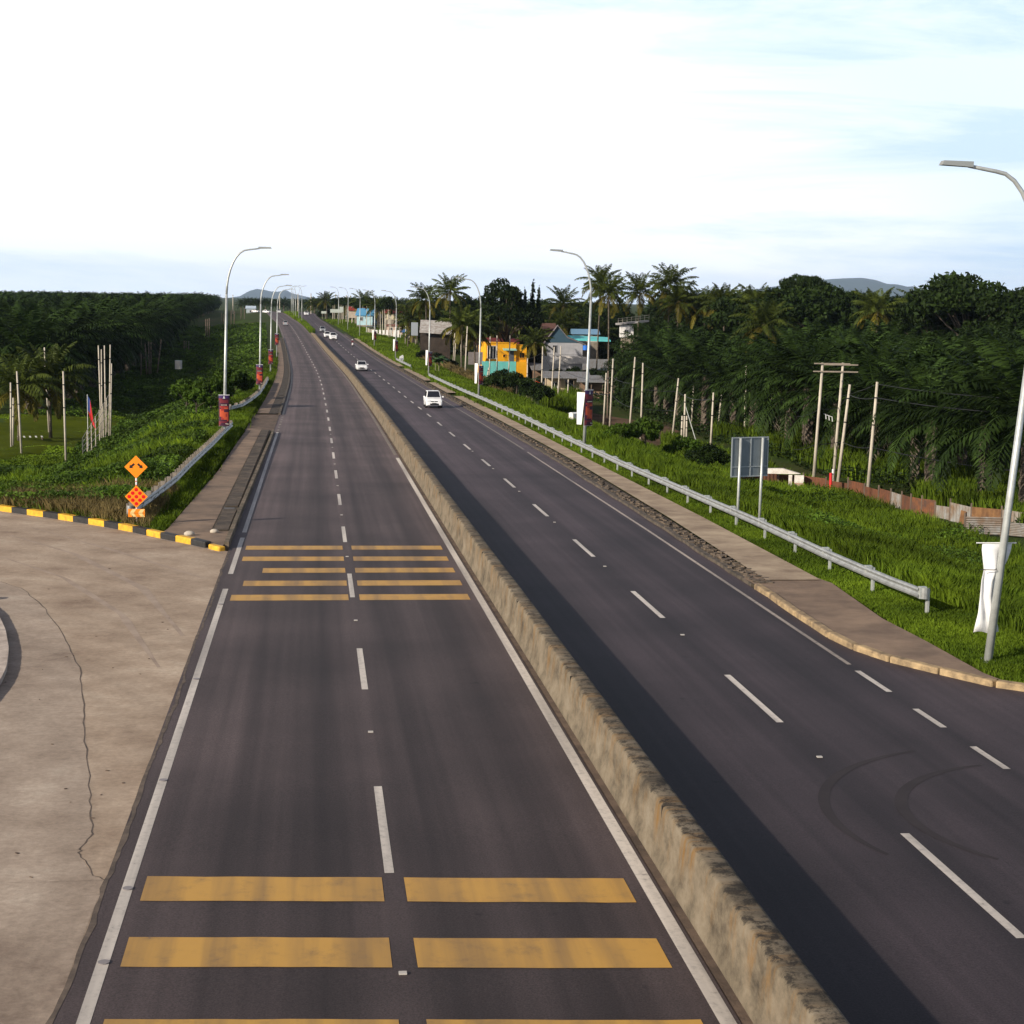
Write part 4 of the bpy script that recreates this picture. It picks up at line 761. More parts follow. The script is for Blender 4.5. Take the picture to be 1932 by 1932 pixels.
for a, b in [((1063,930),(1068,580)),((1110,925),(1095,650)),((1125,915),(1122,640)),((1138,905),(1140,640)),((1185,890),(1217,630)),((1388,730),(1390,640)),((1403,725),(1405,640)),((1422,735),(1425,645)),((1553,630),(1553,475)),((1565,630),(1566,475)),((1580,630),(1580,470)),((1672,540),(1672,430)),((1690,540),(1690,440)),((1745,520),(1745,410)),((1768,525),(1768,415)),((1820,480),(1820,392)),((1845,480),(1845,390))]:
    upole(*g1(*a), *g1(*b), 'dim brown pole along the edge of the left palm plantation', r=.14, mat=WOODP)
# far poles at the crest
for x_, y_ in [(-27,840),(-18,850),(-40,820),(4,700),(-2,770),(9,740),(15,720),(21,690),(27,700),(-9,860),(12,650)]:
    z_ = zt(x_, y_, False); t = empty('utility_pole', (x_, y_, z_), 0, 'far pale pole in the row beyond the crest of the road', 'utility pole', 'far poles beyond the crest'); m = MB(); m.tube([(0,0,-.3),(0,0,9.5)], [.22,.17], 6); m.build('pole', POSTC, t)
# twin poles with crossarms
b1 = at(*g6(340,1720)); h1 = xz(*g6(372,805), b1.y).z-b1.z; t = empty('utility_pole', b1, 0, 'twin poles joined by wooden crossarms behind the rusty fence', 'utility pole'); b2x = xz(*g6(490,1700), b1.y+2).x-b1.x
for dx, dy, ln_, hh in ((0,0,.45,h1),(b2x,2.0,.5,h1-.05)): m = MB(); m.tube([(dx,dy,-.5),(dx+ln_*.9,dy,hh)], [.15,.11], 10); m.build('pole', POSTC, t, True)
for dx, dy, zz, xo in ((.4,-.16,h1-.06,-1.1),(.4,-.16,h1-.72,-1.35),(.4+b2x*.5,1.86,h1-.22,-.2),(.4+b2x*.5,1.86,h1-.82,-.1)):
    m = MB(); m.box((dx+1.0+xo*.2, dy, zz), (3.1,.10,.10), 0); m.build('crossarm', nmat('arm_wood', (.36,.30,.24), .8, var=.3), t)
for k in range(3):
    m = MB(); m.tube([(.75+.28*k,.3,h1-4.3-.1*k),(.95+.28*k,.3,h1-4.35-.1*k),(1.0+.28*k,.3,h1-4.75-.1*k)], .035, 6); m.build('insulator', WHITE, t)
TW = (b1+Vector((.3,0,h1*.62)), b1+Vector((b2x+.3,2,h1*.62)), b1+Vector((.1,0,h1*.33)), b1+Vector((b2x+.1,2,h1*.33)))
# strut of the cluster
a_ = xz(*g5(800,1925), rp_['i'][1].y-1.0); c_ = xz(*g5(670,1510), rp_['i'][1].y); t = empty('pole_strut', (a_.x, a_.y, zt(a_.x, a_.y)), 0, 'slanting strut propping the pole cluster', 'strut'); m = MB(); m.tube([(0,0,-.2), c_-Vector(t.location)], [.06,.05], 8); m.build('bar', GALV, t)
def cable(pts, label, sag=.7, r=.032):
    m = MB(); V = []
    for a, b in zip(pts[:-1], pts[1:]):
        for k in range(12): f = k/12; p = a.lerp(b, f); V.append(Vector((p.x, p.y, p.z-sag*4*f*(1-f)*((b-a).length/30))))
    V.append(pts[-1]); m.tube(V, r, 5, False); o = m.build('overhead_cable', nmat('cable_black', (.02,.02,.025), .5)); tag(o, label, 'cable', 'overhead cables on the right')
def on(nm, f): _, b, t_ = rp_[nm]; return b.lerp(t_, f)
offR = Vector((60, 96, 3.6))
cable([on('k',.62), on('g',.78), on('e',.9), on('d',.62), on('c',.60), TW[0], TW[1], on('b',.90), on('a',.86), Vector((56, 92, 2.2))], 'thick upper cable strung through the right hand poles')
cable([on('r',.55), on('m',.5), on('k',.38), on('g',.46), on('i',.9), on('d',.2), on('c',.16), TW[2], TW[3], on('b',.42), on('a',.42), Vector((56, 92, -2.0))], 'lower cable strung through the right hand poles')
cable([on('k',.97), on('g',.97), on('f',.95), on('d',.8), on('c',.83), on('a',.98), Vector((56, 92, 3.2))], 'topmost thin cable between the right hand poles', r=.026)
cable([on('t',.75), on('p',.9), on('q',.62), on('r',.66), on('m',.75), on('k',.68)], 'cable hanging before the village houses', r=.028)

# ---------------------------------------------------------------- fences on the right
RUST = nmat('rusty_sheet', (.19,.075,.032), .85, col2=(.085,.05,.038), vs=1.4, stretch=(1,1,2)); ZINC = nmat('zinc_sheet', (.30,.30,.29), .6, .2, col2=(.20,.13,.08), vs=1.4)
def sheetfence(label, base_px, hgt, mats, post=True, corr=False, parentname='sheet_fence'):
    P_ = [at(u, v, bump=False) for u, v in base_px]; t = empty(parentname, P_[0], label=label, cat='fence'); L0 = P_[0]
    pts = resample(P_, 2.1)
    for i in range(len(pts)-1):
        a, b = pts[i], pts[i+1]; a = Vector((a.x, a.y, zt(a.x, a.y))); b = Vector((b.x, b.y, zt(b.x, b.y))); h = hgt*random.uniform(.75, 1.12); d = b-a; n = 14; V = []; ang = math.atan2(d.y, d.x); nr = Vector((-math.sin(ang), math.cos(ang), 0))
        tilt = random.uniform(-.08, .08)
        if corr:                                                # horizontal corrugation
            for j in range(17):
                for e in (a, b): V.append(e+Vector((0,0,h*j/16))+nr*(.025*math.cos(j*math.pi))+nr*tilt*j/16-L0)
            m = MB(); m.add(V, [(2*j, 2*j+1, 2*j+3, 2*j+2) for j in range(16)])
        else:
            for j in range(n+1):
                f = j/n; c = a.lerp(b, f); w = .02*math.cos(j*math.pi)
                V += [c+nr*w-L0+Vector((0,0,-.1)), c+nr*(w+tilt)-L0+Vector((0,0,h))]
            m = MB(); m.add(V, [(2*j, 2*j+2, 2*j+3, 2*j+1) for j in range(n)])
        m.build('sheet', mats[int(random.random()*len(mats))], t)
        if post: m = MB(); m.box((a.x-L0.x, a.y-L0.y, a.z-L0.z+h*.5), (.09,.09,h+.5)); m.build('post', WOODP, t)
    return t
g7 = lambda x, y: (1449+x*.25, 869.4+y*.25)
RUST2 = nmat('rusty_sheet_dark', (.16,.06,.03), .9, col2=(.08,.04,.025), vs=1.1); RUST3 = nmat('rusty_sheet_ochre', (.23,.12,.05), .85, col2=(.12,.06,.032), vs=1.6)
sheetfence('low rusty sheet metal fence running behind the tall grass', [g7(*q) for q in [(-260,195),(-120,205),(150,212),(330,225),(520,245),(660,260),(850,300),(980,335),(1120,385),(1290,430),(1490,480)]], 1.05, [RUST, RUST2, RUST2, RUST3, ZINC, RUST])
sheetfence('grey corrugated fence panels at the right end of the rusty fence', [g7(*q) for q in [(1480,555),(1640,565),(1860,562),(2050,580),(2300,610)]], 1.05, [ZINC], corr=True)
sheetfence('loose row of pale sheets standing behind the corrugated panels', [g7(*q) for q in [(1370,455),(1560,490),(1700,500),(1900,520),(2200,560)]], 1.5, [ZINC, RUST3], corr=False)
# white ruined guard hut wall and red bollard
a = at(1462, 925); t = empty('ruined_shed', (a.x, a.y, zt(a.x, a.y, False)), R(-18), 'low broken white wall with a slanting top beside the grey sign back', 'wall')
WP = nmat('white_plaster', (.75,.72,.68), .8, col2=(.5,.44,.38), vs=2)
m = MB(); m.prism([(-.7,1.35),(-.7,1.75),(.6,1.8),(2.0,1.42),(1.3,1.38)], .5, Matrix.Identity(4)); m.build('coping', WP, t)
m = MB(); m.box((1.9,0,.65), (.75,.4,1.3)); m.build('pier', WP, t); m = MB(); m.box((1.2,0,.65), (.28,.35,1.3)); m.build('pier', WP, t)
m = MB(); [m.box((1.9,-.205,z_), (.74,.012,.03)) for z_ in (.52, .62)]; m.build('stripe', RED, t)
a = at(1567, 934); t = empty('bollard', (a.x, a.y, zt(a.x, a.y, False)), 0, 'red marker post in front of the rusty fence', 'post'); m = MB(); m.tube([(0,0,-.2),(-.05,0,1.75)], .12, 10); m.build('shaft', nmat('marker_red', (.62,.03,.03), .5), t); m = MB(); m.tube([(.15,.1,1.6),(.16,.1,2.05)], .09, 8); m.build('cap', WHITE, t)

# ---------------------------------------------------------------- flags, lawn bench, wire fence on the left
b = xz(166, 830, 160); zb = zt(b.x, 160); t = empty('flagpole', (b.x, 160, zb), 0, 'flagpole with a drooping red, white and blue flag left of the pole cluster', 'flag')
t.scale = (.5, .5, 1); tp = xz(165, 744, 160).z-zb; m = MB(); m.tube([(0,0,-.3),(0,0,tp)], .05, 8); m.build('pole', WHITE, t)
V = []; cols = [(0,0,.03),(.5,.2,.02),(1.0,-.6,.3),(1.5,-1.3,.6)]
m = MB(); m.add([(.04,0,tp-.1),(.5,.03,tp-.5),(1.0,0,tp-2.3),(.55,.1,tp-1.9),(.04,0,tp-1.5)], [(0,1,3,4)]); m.build('blue_canton', nmat('flag_blue', (.05,.09,.28), .7), t)
m = MB(); m.add([(.04,0,tp-1.5),(.55,.1,tp-1.9),(.9,.05,tp-2.4),(1.25,.1,tp-2.7),(1.5,0,tp-3.3),(1.0,.1,tp-3.0),(.5,0,tp-2.4)], [(0,1,6),(1,2,5,6),(2,3,4,5)]); m.add([(.5,-.02,tp-.5),(1.0,0,tp-2.3),(.9,.0,tp-2.4),(.5,.0,tp-1.9)], [(0,1,2,3)]); m.build('cloth', nmat('flag_red', (.6,.03,.03), .7), t)
WIRE = nmat('wire', (.22,.2,.18), .6)
p0 = xz(156, 835, 150); p1 = xz(208, 790, 176); t = empty('wire_fence', (p0.x, p0.y, zt(p0.x, p0.y, False)), label='sagging wire fence climbing towards the pole cluster on the left', cat='fence'); L0 = Vector(t.location); m = MB(); V0 = []
for k in range(8):
    q = p0.lerp(p1, k/7); zq = zt(q.x, q.y, False); hq = 2.2+2.8*k/7; V0.append((Vector((q.x, q.y, zq)), hq)); mm_ = MB(); mm_.tube([Vector((q.x, q.y, zq-.2))-L0, Vector((q.x, q.y, zq+hq))-L0], .05, 6); mm_.build('post', POSTC, t)
for f in (.2,.4,.6,.8,.98):
    m.tube([c+Vector((0,0,h_*f))-L0 for c, h_ in V0], .03, 5)
m.build('wires', WIRE, t)
q = at(57, 832); t = empty('bench', (q.x, q.y, zt(q.x, q.y, False)), R(12), 'small slatted white platform lying on the left lawn', 'bench'); 
for k in range(5): MB().box((-1.2+.6*k, 0, .45), (.16,1.5,.05)).build('slat', WHITE, t)
for x_ in (-1.2, 1.2): MB().box((x_, 0, .2), (.1,1.2,.42)).build('leg', WOODP, t)
lawn = polysheet('lawn', [(p.x, p.y) for p in [xz(-60, 800, 215), xz(60, 800, 215), xz(168, 800, 210), xz(160, 800, 168), xz(80, 800, 156), xz(-60, 800, 156)]], nmat('lawn_grass', (.085,.125,.016), .95, col2=(.055,.085,.012), vs=.4), .02) if False else None

# ---------------------------------------------------------------- vehicles
CARW = nmat('car_white', (.82,.82,.82), .25, 0, .5); CARS = nmat('car_silver', (.45,.47,.49), .3, .4, .5); TYR = nmat('tyre', (.015,.015,.016), .85); RIMM = nmat('rim', (.5,.5,.52), .35, .7); LAMPG = nmat('headlamp', (.75,.78,.8), .1, 0, .8); TAILR = nmat('tail_red', (.4,.01,.01), .2)
def car_proto(kind, paint_, label):
    """nose towards -Y; profile lofted across the width"""
    t = empty('car', cat='car', label=label)
    if kind == 'hatch': Lc, Wc, Hc, bonnet, nose, ws0, ws1, rr, tail, belt = 3.7, 1.58, 1.55, .95, .72, .95, 1.55, 3.45, 3.7, .95
    elif kind == 'sedan': Lc, Wc, Hc, bonnet, nose, ws0, ws1, rr, tail, belt = 4.4, 1.70, 1.46, .92, .68, 1.15, 1.95, 3.5, 4.3, .92
    else: Lc, Wc, Hc, bonnet, nose, ws0, ws1, rr, tail, belt = 5.1, 1.82, 1.78, 1.18, .95, 1.35, 1.95, 3.35, 3.55, 1.20
    hw = Wc/2; X_ = lambda y: y-Lc/2
    # lower body: stations along the length, cross-section of half-widths
    st = [(0,.30,nose-.22,.80),(.06,.24,nose-.05,.93),(.35,.20,nose+.10,.99),(ws0,.19,bonnet,1.0),(Lc*.5,.19,belt,1.0),(Lc-.5,.19,belt+.03,1.0),(Lc-.06,.24,belt-.02,.95),(Lc,.32,belt-.25,.85)]
    V = []; 
    for y, zb_, ztp, wf in st:
        w = hw*wf
        for x_, z_ in ((-w*.93,zb_),(-w,zb_+.16),(-w,ztp-.22),(-w*.95,ztp-.06),(-w*.82,ztp),(0,ztp+.03),(w*.82,ztp),(w*.95,ztp-.06),(w,ztp-.22),(w,zb_+.16),(w*.93,zb_)): V.append((x_, X_(y), z_))
    k = 11; n = len(st); f = [(i*k+j, i*k+(j+1) % k, (i+1)*k+(j+1) % k, (i+1)*k+j) for i in range(n-1) for j in range(k)]; f += [tuple(range(k)), tuple((n-1)*k+j for j in reversed(range(k)))]
    m = MB(); m.add(V, f)
    # cabin
    zb_ = belt-.03; a = [(ws0,hw*.88,bonnet-.02),(ws1,hw*.70,Hc),(rr-.25,hw*.70,Hc-.01),(tail-.03,hw*.86,belt)]
    top = [(x_, X_(y), z_) for y, w, z_ in a for x_ in (-w, w)]; low = [(s_*hw*.90, X_(y), zb_-.05) for y, w, z_ in a for s_ in (-1, 1)]
    m.add(top+low, [(0,1,3,2),(2,3,5,4),(4,5,7,6),(8,0,2,10),(10,2,4,12),(12,4,6,14),(9,11,3,1),(11,13,5,3),(13,15,7,5),(8,9,1,0),(14,6,7,15)])
    if kind == 'pickup':
        pass
    o = m.build('body', paint_, t); bv = o.modifiers.new('b', 'BEVEL'); bv.width = .035; bv.segments = 2; bv.limit_method = 'ANGLE'
    def quad(nm, pts, mat, e=.012): m = MB(); m.add(pts, [(0,1,2,3)]); m.build(nm, mat, t)
    def lerp(p, q, f): return tuple(a_+(b_-a_)*f for a_, b_ in zip(p, q))
    P0, P1, P2, P3 = top[0], top[1], top[3], top[2]; off = Vector((0,-.02,.02))
    q = [Vector(lerp(lerp(P0, P1, fx), lerp(P3, P2, fx), fz))+off for fx, fz in ((.06,.06),(.94,.06),(.94,.93),(.06,.93))]; quad('windscreen', q, GLASS)
    P0, P1, P2, P3 = top[7], top[6], top[4], top[5]; off = Vector((0,.02,.02)); q = [Vector(lerp(lerp(P0, P1, fx), lerp(P3, P2, fx), fz))+off for fx, fz in ((.08,.12),(.92,.12),(.92,.9),(.08,.9))]; quad('rear_window', q, GLASS)
    for s_ in (0, 1):
        A_, B_, C_, D_ = Vector(top[0+s_]), Vector(top[2+s_]), Vector(top[4+s_]), Vector(top[6+s_]); o_ = Vector(((.02 if s_ else -.02), 0, .005)); lo = lambda y: Vector(((1 if s_ else -1)*hw*.865, X_(y), belt+.02))
        mid = (ws1+rr-.25)/2+.1
        up = lambda y: Vector(((1 if s_ else -1)*hw*.725, X_(y), Hc-.09))
        quad('side_window', [lo(ws0+.28)+o_, lo(mid-.05)+o_, up(mid-.05)+o_, up(ws1+.06)+o_], GLASS); quad('side_window', [lo(mid+.05)+o_, lo(tail-.35)+o_, up(rr-.32)+o_, up(mid+.05)+o_], GLASS)
    for s_ in (-1, 1):
        m = MB(); m.box((s_*hw*.70, X_(.045), nose-.07), (hw*.36,.10,.15)); m.build('headlight', LAMPG, t)
        m = MB(); m.box((s_*hw*.78, X_(Lc-.03), belt-.18), (hw*.28,.08,.22)); m.build('tail_light', TAILR, t)
        m = MB(); m.box((s_*(hw+.08), X_(ws0+.3), belt+.06), (.17,.10,.13)); m.build('mirror', paint_, t)
    m = MB(); m.box((-hw*.22, X_(.02), nose-.10), (hw*.38,.06,.075)); m.box((hw*.22, X_(.02), nose-.10), (hw*.38,.06,.075)); m.build('grille', BLACK, t)
    m = MB(); m.box((0, X_(-.012), .37), (hw*1.0,.05,.13)); m.build('bumper_intake', BLACK, t)
    m = MB(); m.box((0, X_(-.045), .44), (.42,.015,.10)); m.build('number_plate', BLACK, t)
    for y in (.72, Lc-.75):
        for s_ in (-1, 1):
            w_ = empty('wheel'); w_.parent = t; w_.location = (s_*(hw-.10), X_(y), .31); m = MB(); m.tube([(-.1,0,0),(.1,0,0)], .31, 20); m.build('tyre', TYR, w_, False); m = MB(); m.tube([(-.105,0,0),(.105,0,0)], .19, 14); m.build('rim', RIMM, w_)
    return reg(t)
def place(proto, s_, y, rz=0, label=None, used=[], sh=True):
    x = float(XC(y))+s_+(float(SH(y)) if sh else 0); sl = math.atan2(float(XC(y+5)-XC(y-5)), 10.); rot = (math.atan2(float(P(y+2)-P(y-2)), 4), 0, rz-sl)
    if proto.name not in used: used.append(proto.name); o = proto; o.location = (x, y, float(P(y))); o.rotation_euler = rot
    else: o = dup(proto, (x, y, float(P(y))), rot=rot)
    o['label'] = label; return o
C1 = car_proto('hatch', CARW, 'a'); C2 = car_proto('sedan', CARW, 'b'); C3 = car_proto('pickup', CARW, 'c'); C4 = car_proto('hatch', CARS, 'd')
def scar(u, v): p = at(u, v); return p.x-float(XC(p.y))-float(SH(p.y)), p.y
s_, y_ = scar(819, 770); place(C1, s_, y_+1.6, 0, 'small white hatchback nearest on the right carriageway')
s_, y_ = scar(683, 700); place(C2, s_, y_+2, 0, 'white saloon car following at a distance on the right carriageway')
s_, y_ = scar(629, 641.5); place(C3, s_, y_+2, 0, 'white pickup in front of a white car, third group on the right carriageway')
place(C1, s_-.9, y_+17, 0, 'white car close behind the white pickup')
s_, y_ = scar(609, 626.5); place(C4, s_, y_+2, 0, 'silver car farther up behind the white pickup')
s_, y_ = scar(539.5, 614); place(C4, s_, y_, math.pi, 'dark silver car driving away on the left carriageway', sh=False)
for u, lb in ((526.7, 'white van at the crest of the left carriageway'), (506, 'white vehicle left of the white van at the crest'), (484, 'leftmost white vehicle at the crest beside the palms')):
    x_ = (u-595)/3100*790; yy = 786 if u > 500 else 800; place(C3 if u > 520 else C2, x_-float(XC(yy))+(.3 if u > 520 else 0), yy, R(0 if u > 520 else 40), lb, sh=False)
yy = 720; place(C3, 8.4, yy, 0, 'white truck coming over the crest on the right carriageway')
sr = MB(); V = []
for x_ in np.arange(-90, -21, 4.): V += [(x_, 797+(-22-x_)*.12, float(P(800))-.02), (x_, 806+(-22-x_)*.12, float(P(800))-.02)]
sr.add(V, [(2*i, 2*i+2, 2*i+3, 2*i+1) for i in range(len(V)//2-1)]); o = sr.build('side_road', nmat('asphalt_far', (.055,.05,.05), .9)); tag(o, 'road turning off to the left at the crest', kind='structure')

def skin(name, mat, verts, edges, rads, parent, root=0, sub=1):
    me = bpy.data.meshes.new(name); me.from_pydata(verts, edges, []); o = bpy.data.objects.new(name, me); COL.objects.link(o); md = o.modifiers.new('skin', 'SKIN'); me.skin_vertices[0] if me.skin_vertices else None
    if not me.skin_vertices: bpy.context.view_layer.objects.active = o
    sv = me.skin_vertices[0].data
    for i, r_ in enumerate(rads): sv[i].radius = (r_, r_); sv[i].use_root = (i == root)
    s2 = o.modifiers.new('sub', 'SUBSURF'); s2.levels = sub; s2.render_levels = sub; me.materials.append(mat); o.parent = parent; return o
def motorbike(label, shirt):
    t = empty('motorcycle', cat='motorcycle', label=label); B = nmat('bike_dark', (.05,.02,.02), .35)
    for y, nm in ((-.62,'wheel'),(.62,'wheel')): 
        w_ = empty(nm); w_.parent = t; w_.location = (0, y, .28); MB().tube([(-.045,0,0),(.045,0,0)], .28, 18).build('tyre', TYR, w_); MB().tube([(-.048,0,0),(.048,0,0)], .19, 12).build('rim', RIMM, w_)
    m = MB(); m.tube([(0,-.62,.28),(0,-.45,.75),(0,-.38,.98)], .04, 8); m.build('fork', RIMM, t)
    m = MB(); m.tube([(-.33,-.32,1.02),(0,-.4,.98),(.33,-.32,1.02)], .018, 6); m.build('handlebar', BLACK, t)
    m = MB(); m.add([(-.16,-.46,.95),(.16,-.46,.95),(.19,-.40,.45),(-.19,-.40,.45),(-.12,-.30,.95),(.12,-.30,.95),(.13,-.28,.42),(-.13,-.28,.42)], [(0,3,2,1),(4,5,6,7),(0,4,7,3),(1,2,6,5),(0,1,5,4),(3,7,6,2)]); m.build('front_fairing', WHITE, t)
    m = MB(); m.tube([(0,-.3,.45),(0,.1,.42),(0,.55,.62),(0,.78,.72)], [.10,.14,.12,.07], 10); m.build('body', B, t)
    m = MB(); m.box((0,.28,.77), (.26,.72,.09)); m.build('seat', BLACK, t)
    m = MB(); m.tube([(0,-.47,.88),(0,-.50,.88)], .075, 14); m.build('headlight', LAMPG, t)
    return t
def rider(label, shirt):
    t = empty('person', cat='person', label=label)
    v = [(0,.2,.88),(0,.18,1.12),(0,.10,1.36),(0,.07,1.47), (.17,.12,1.34),(.28,-.02,1.12),(.32,-.30,1.06), (-.17,.12,1.34),(-.28,-.02,1.12),(-.32,-.30,1.06), (.12,.16,.86),(.17,-.22,.80),(.17,-.05,.36),(.17,-.20,.30), (-.12,.16,.86),(-.17,-.22,.80),(-.17,-.05,.36),(-.17,-.20,.30), (0,.05,1.60)]
    e = [(0,1),(1,2),(2,3),(2,4),(4,5),(5,6),(2,7),(7,8),(8,9),(0,10),(10,11),(11,12),(12,13),(0,14),(14,15),(15,16),(16,17),(3,18)]
    r_ = [.15,.15,.13,.055,.065,.05,.04,.065,.05,.04,.10,.075,.05,.045,.10,.075,.05,.045,.085]
    skin('body', shirt, v, e, r_, t)
    m = MB(); 
    for a in range(1, 7):
        pass
    bmv = []; nn = 12
    for j in range(7):
        ph = math.pi*j/6
        for i in range(nn): w = 2*math.pi*i/nn; bmv.append((.145*math.sin(ph)*math.cos(w), .04+.16*math.sin(ph)*math.sin(w), 1.64+.15*math.cos(ph)))
    m.add(bmv, [(j*nn+i, j*nn+(i+1) % nn, (j+1)*nn+(i+1) % nn, (j+1)*nn+i) for j in range(6) for i in range(nn)]); o = m.build('helmet', WHITE, t, True)
    MB().box((0,-.115,1.62), (.18,.02,.09)).build('visor', GLASS, t)
    return t
CLOTH = nmat('cloth_maroon', (.12,.03,.04), .8); CLOTHD = nmat('cloth_dark', (.05,.04,.045), .8)
for (u, v, lb, lb2, sh_) in ((665, 655, 'motorcycle with a white front coming down the right carriageway', 'rider in a maroon top and white helmet on the nearer motorcycle', CLOTH), (580.5, 594.5, 'distant motorcycle at the crest of the right carriageway', 'rider in dark clothes on the distant motorcycle', CLOTHD)):
    s_, y_ = scar(u, v); y_ = min(y_, 735); mbk = motorbike(lb, sh_); place(mbk, s_, y_, 0, lb); rd = rider(lb2, sh_); place(rd, s_, y_, 0, lb2)

# ---------------------------------------------------------------- buildings
def wall_mat(name, c, c2=None): return nmat(name, c, .85, col2=c2 or tuple(x*.78 for x in c), vs=1.3)
def hipbox(t, w, d, h, wallm, roofm, rise=1.2, over=.5, gable='x', name='roof', x0=0, y0=0, z0=0, flat=False):
    m = MB(); m.box((x0, y0+d/2, z0+h/2-.3), (w, d, h+.6)); m.build('wall', wallm, t)
    a, b = w/2+over, d/2+over; cy = y0+d/2; m = MB(); z = z0+h
    if flat: m.add([(x0-a,cy-b,z+.02),(x0+a,cy-b,z+.02),(x0+a,cy+b,z+rise),(x0-a,cy+b,z+rise),(x0-a,cy-b,z+.14),(x0+a,cy-b,z+.14),(x0+a,cy+b,z+rise+.12),(x0-a,cy+b,z+rise+.12)], [(0,3,2,1),(4,5,6,7),(0,1,5,4),(1,2,6,5),(2,3,7,6),(3,0,4,7)])
    elif gable == 'x':                                     # ridge parallel to x
        m.add([(x0-a,cy-b,z-.05),(x0+a,cy-b,z-.05),(x0+a,cy,z+rise),(x0-a,cy,z+rise),(x0-a,cy+b,z-.05),(x0+a,cy+b,z-.05),(x0-a,cy-b,z-.17),(x0+a,cy-b,z-.17),(x0+a,cy+b,z-.17),(x0-a,cy+b,z-.17)], [(0,1,2,3),(3,2,5,4),(6,7,1,0),(8,9,4,5),(0,3,4),(1,5,2),(6,0,4,9),(7,8,5,1),(6,9,8,7)])
    else:
        m.add([(x0-a,cy-b,z-.05),(x0-a,cy+b,z-.05),(x0,cy+b,z+rise),(x0,cy-b,z+rise),(x0+a,cy-b,z-.05),(x0+a,cy+b,z-.05),(x0-a,cy-b,z-.17),(x0+a,cy-b,z-.17),(x0+a,cy+b,z-.17),(x0-a,cy+b,z-.17)], [(0,3,2,1),(3,4,5,2),(0,6,7,4,3),(1,2,5,8,9),(6,0,1,9),(7,8,5,4),(6,9,8,7)])
    return m.build(name, roofm, t)
FRM = nmat('frame_white', (.7,.7,.68), .5)
def window(t, x, z, w, h, y=-.0, frame=None, bars=2, glass=None, name='window'):
    m = MB(); f = .07
    m.box((x, y-.03, z+h/2+f/2), (w+2*f, .1, f)); m.box((x, y-.03, z-h/2-f/2), (w+2*f, .1, f)); m.box((x-w/2-f/2, y-.03, z), (f, .1, h)); m.box((x+w/2+f/2, y-.03, z), (f, .1, h))
    for k in range(1, bars): m.box((x-w/2+w*k/bars, y-.025, z), (.05, .07, h))
    o = m.build(name, frame or FRM, t); MB().box((x, y-.01, z), (w, .03, h)).build('pane', glass or GLASS, o); return o
def site(name, u, v, Y, rz, label, cat='house', dz=0, mxs=1.22):
    """building whose near foot line lies on the sight line (u,v) at distance Y, sunk to the land"""
    A_ = at(u, v+1.5); Y2 = min(max(A_.y, Y), Y*(mxs if Y > 349 or name in ('tin_shed', 'canopy') else 1.0)); k = Y2/Y; q = xz(u, v, Y2); g = zt(q.x, Y2, False); e = empty(name, (q.x, Y2, q.z+dz), rz, label, cat); e.scale = (k, k, k); return e, (q.z-g)/k
YEL = wall_mat('wall_yellow', (.86,.42,.015), (.75,.34,.01)); MAR = nmat('roof_maroon', (.16,.03,.03), .7, var=.3)
def skirt(t, w, d, h, mat=None, x=0, y=0):               # footing down to the land under a house on a slope
    if h > .05: MB().box((x, y+d/2, -h/2-.25), (w*.98, d*.98, h+.5)).build('footing', mat or CONC, t)
mpp = lambda Y: Y/3100*1.0
Yh = 318; s_ = Yh/3100
t, hg = site('yellow_house', 945, 682, Yh, R(6), 'yellow flat roofed house with a large dark window above the turquoise fence')
skirt(t, 9.2, 7, max(hg, .2), YEL, x=.9)
m = MB(); m.box((0,3.5,1.75), (6.0,7,3.5)); m.box((4.1,3.7,1.55), (2.2,6.6,3.1)); m.build('wall', YEL, t); m = MB(); m.box((5.75,3.6,1.55), (1.1,.25,1.15)); m.build('parapet', YEL, t)
m = MB(); m.box((0,3.5,3.56), (6.2,7.2,.12)); m.box((4.15,3.7,3.16), (2.3,6.8,.1)); m.build('roof', YEL, t)
window(t, -1.85, 1.75, 1.6, 2.4, 0, FRM, 3); window(t, .65, 1.1, .45, .42, 0, YEL, 1); window(t, 4.25, 1.2, .9, 1.0, .38, YEL, 2)
m = MB(); m.box((2.1,-.02,1.05), (.9,.06,2.1)); m.build('door', nmat('door_grey', (.10,.11,.13), .5), t)
m = MB(); m.add([(.3,0,2.55),(2.95,0,2.55),(2.95,-1.0,2.2),(.3,-1.0,2.2),(.3,0,2.5),(2.95,0,2.5),(2.95,-1.0,2.15),(.3,-1.0,2.15)], [(0,3,2,1),(4,5,6,7),(3,7,6,2),(0,4,7,3),(1,2,6,5)]); m.build('awning', nmat('awning_teal', (.25,.50,.45), .5), t)
t, hg = site('house', 948, 668, Yh+14, R(5), 'maroon roofed house directly behind the yellow house'); skirt(t, 9, 5, max(hg, .3)); hipbox(t, 8.6, 6, 1.9, wall_mat('wall_dull', (.3,.2,.15)), MAR, 1.3)
t, hg = site('turquoise_fence', 941, 704, Yh-6, R(3), 'turquoise sheet fence below the yellow house', 'fence')
m = MB(); V = []; n = 60
for j in range(n+1): x_ = -3.25+6.6*j/n; V += [(x_, .03*math.cos(j*math.pi), -.8), (x_, .03*math.cos(j*math.pi), 2.25+.02*math.sin(j))]
m.add(V, [(2*j, 2*j+2, 2*j+3, 2*j+1) for j in range(n)]); m.build('sheets', nmat('turquoise', (.10,.50,.46), .6, col2=(.16,.42,.40), vs=1.5), t)
for x_ in np.linspace(-3.2, 3.3, 5): MB().box((x_, .08, .7), (.08,.08,3.0)).build('post', WOODP, t)
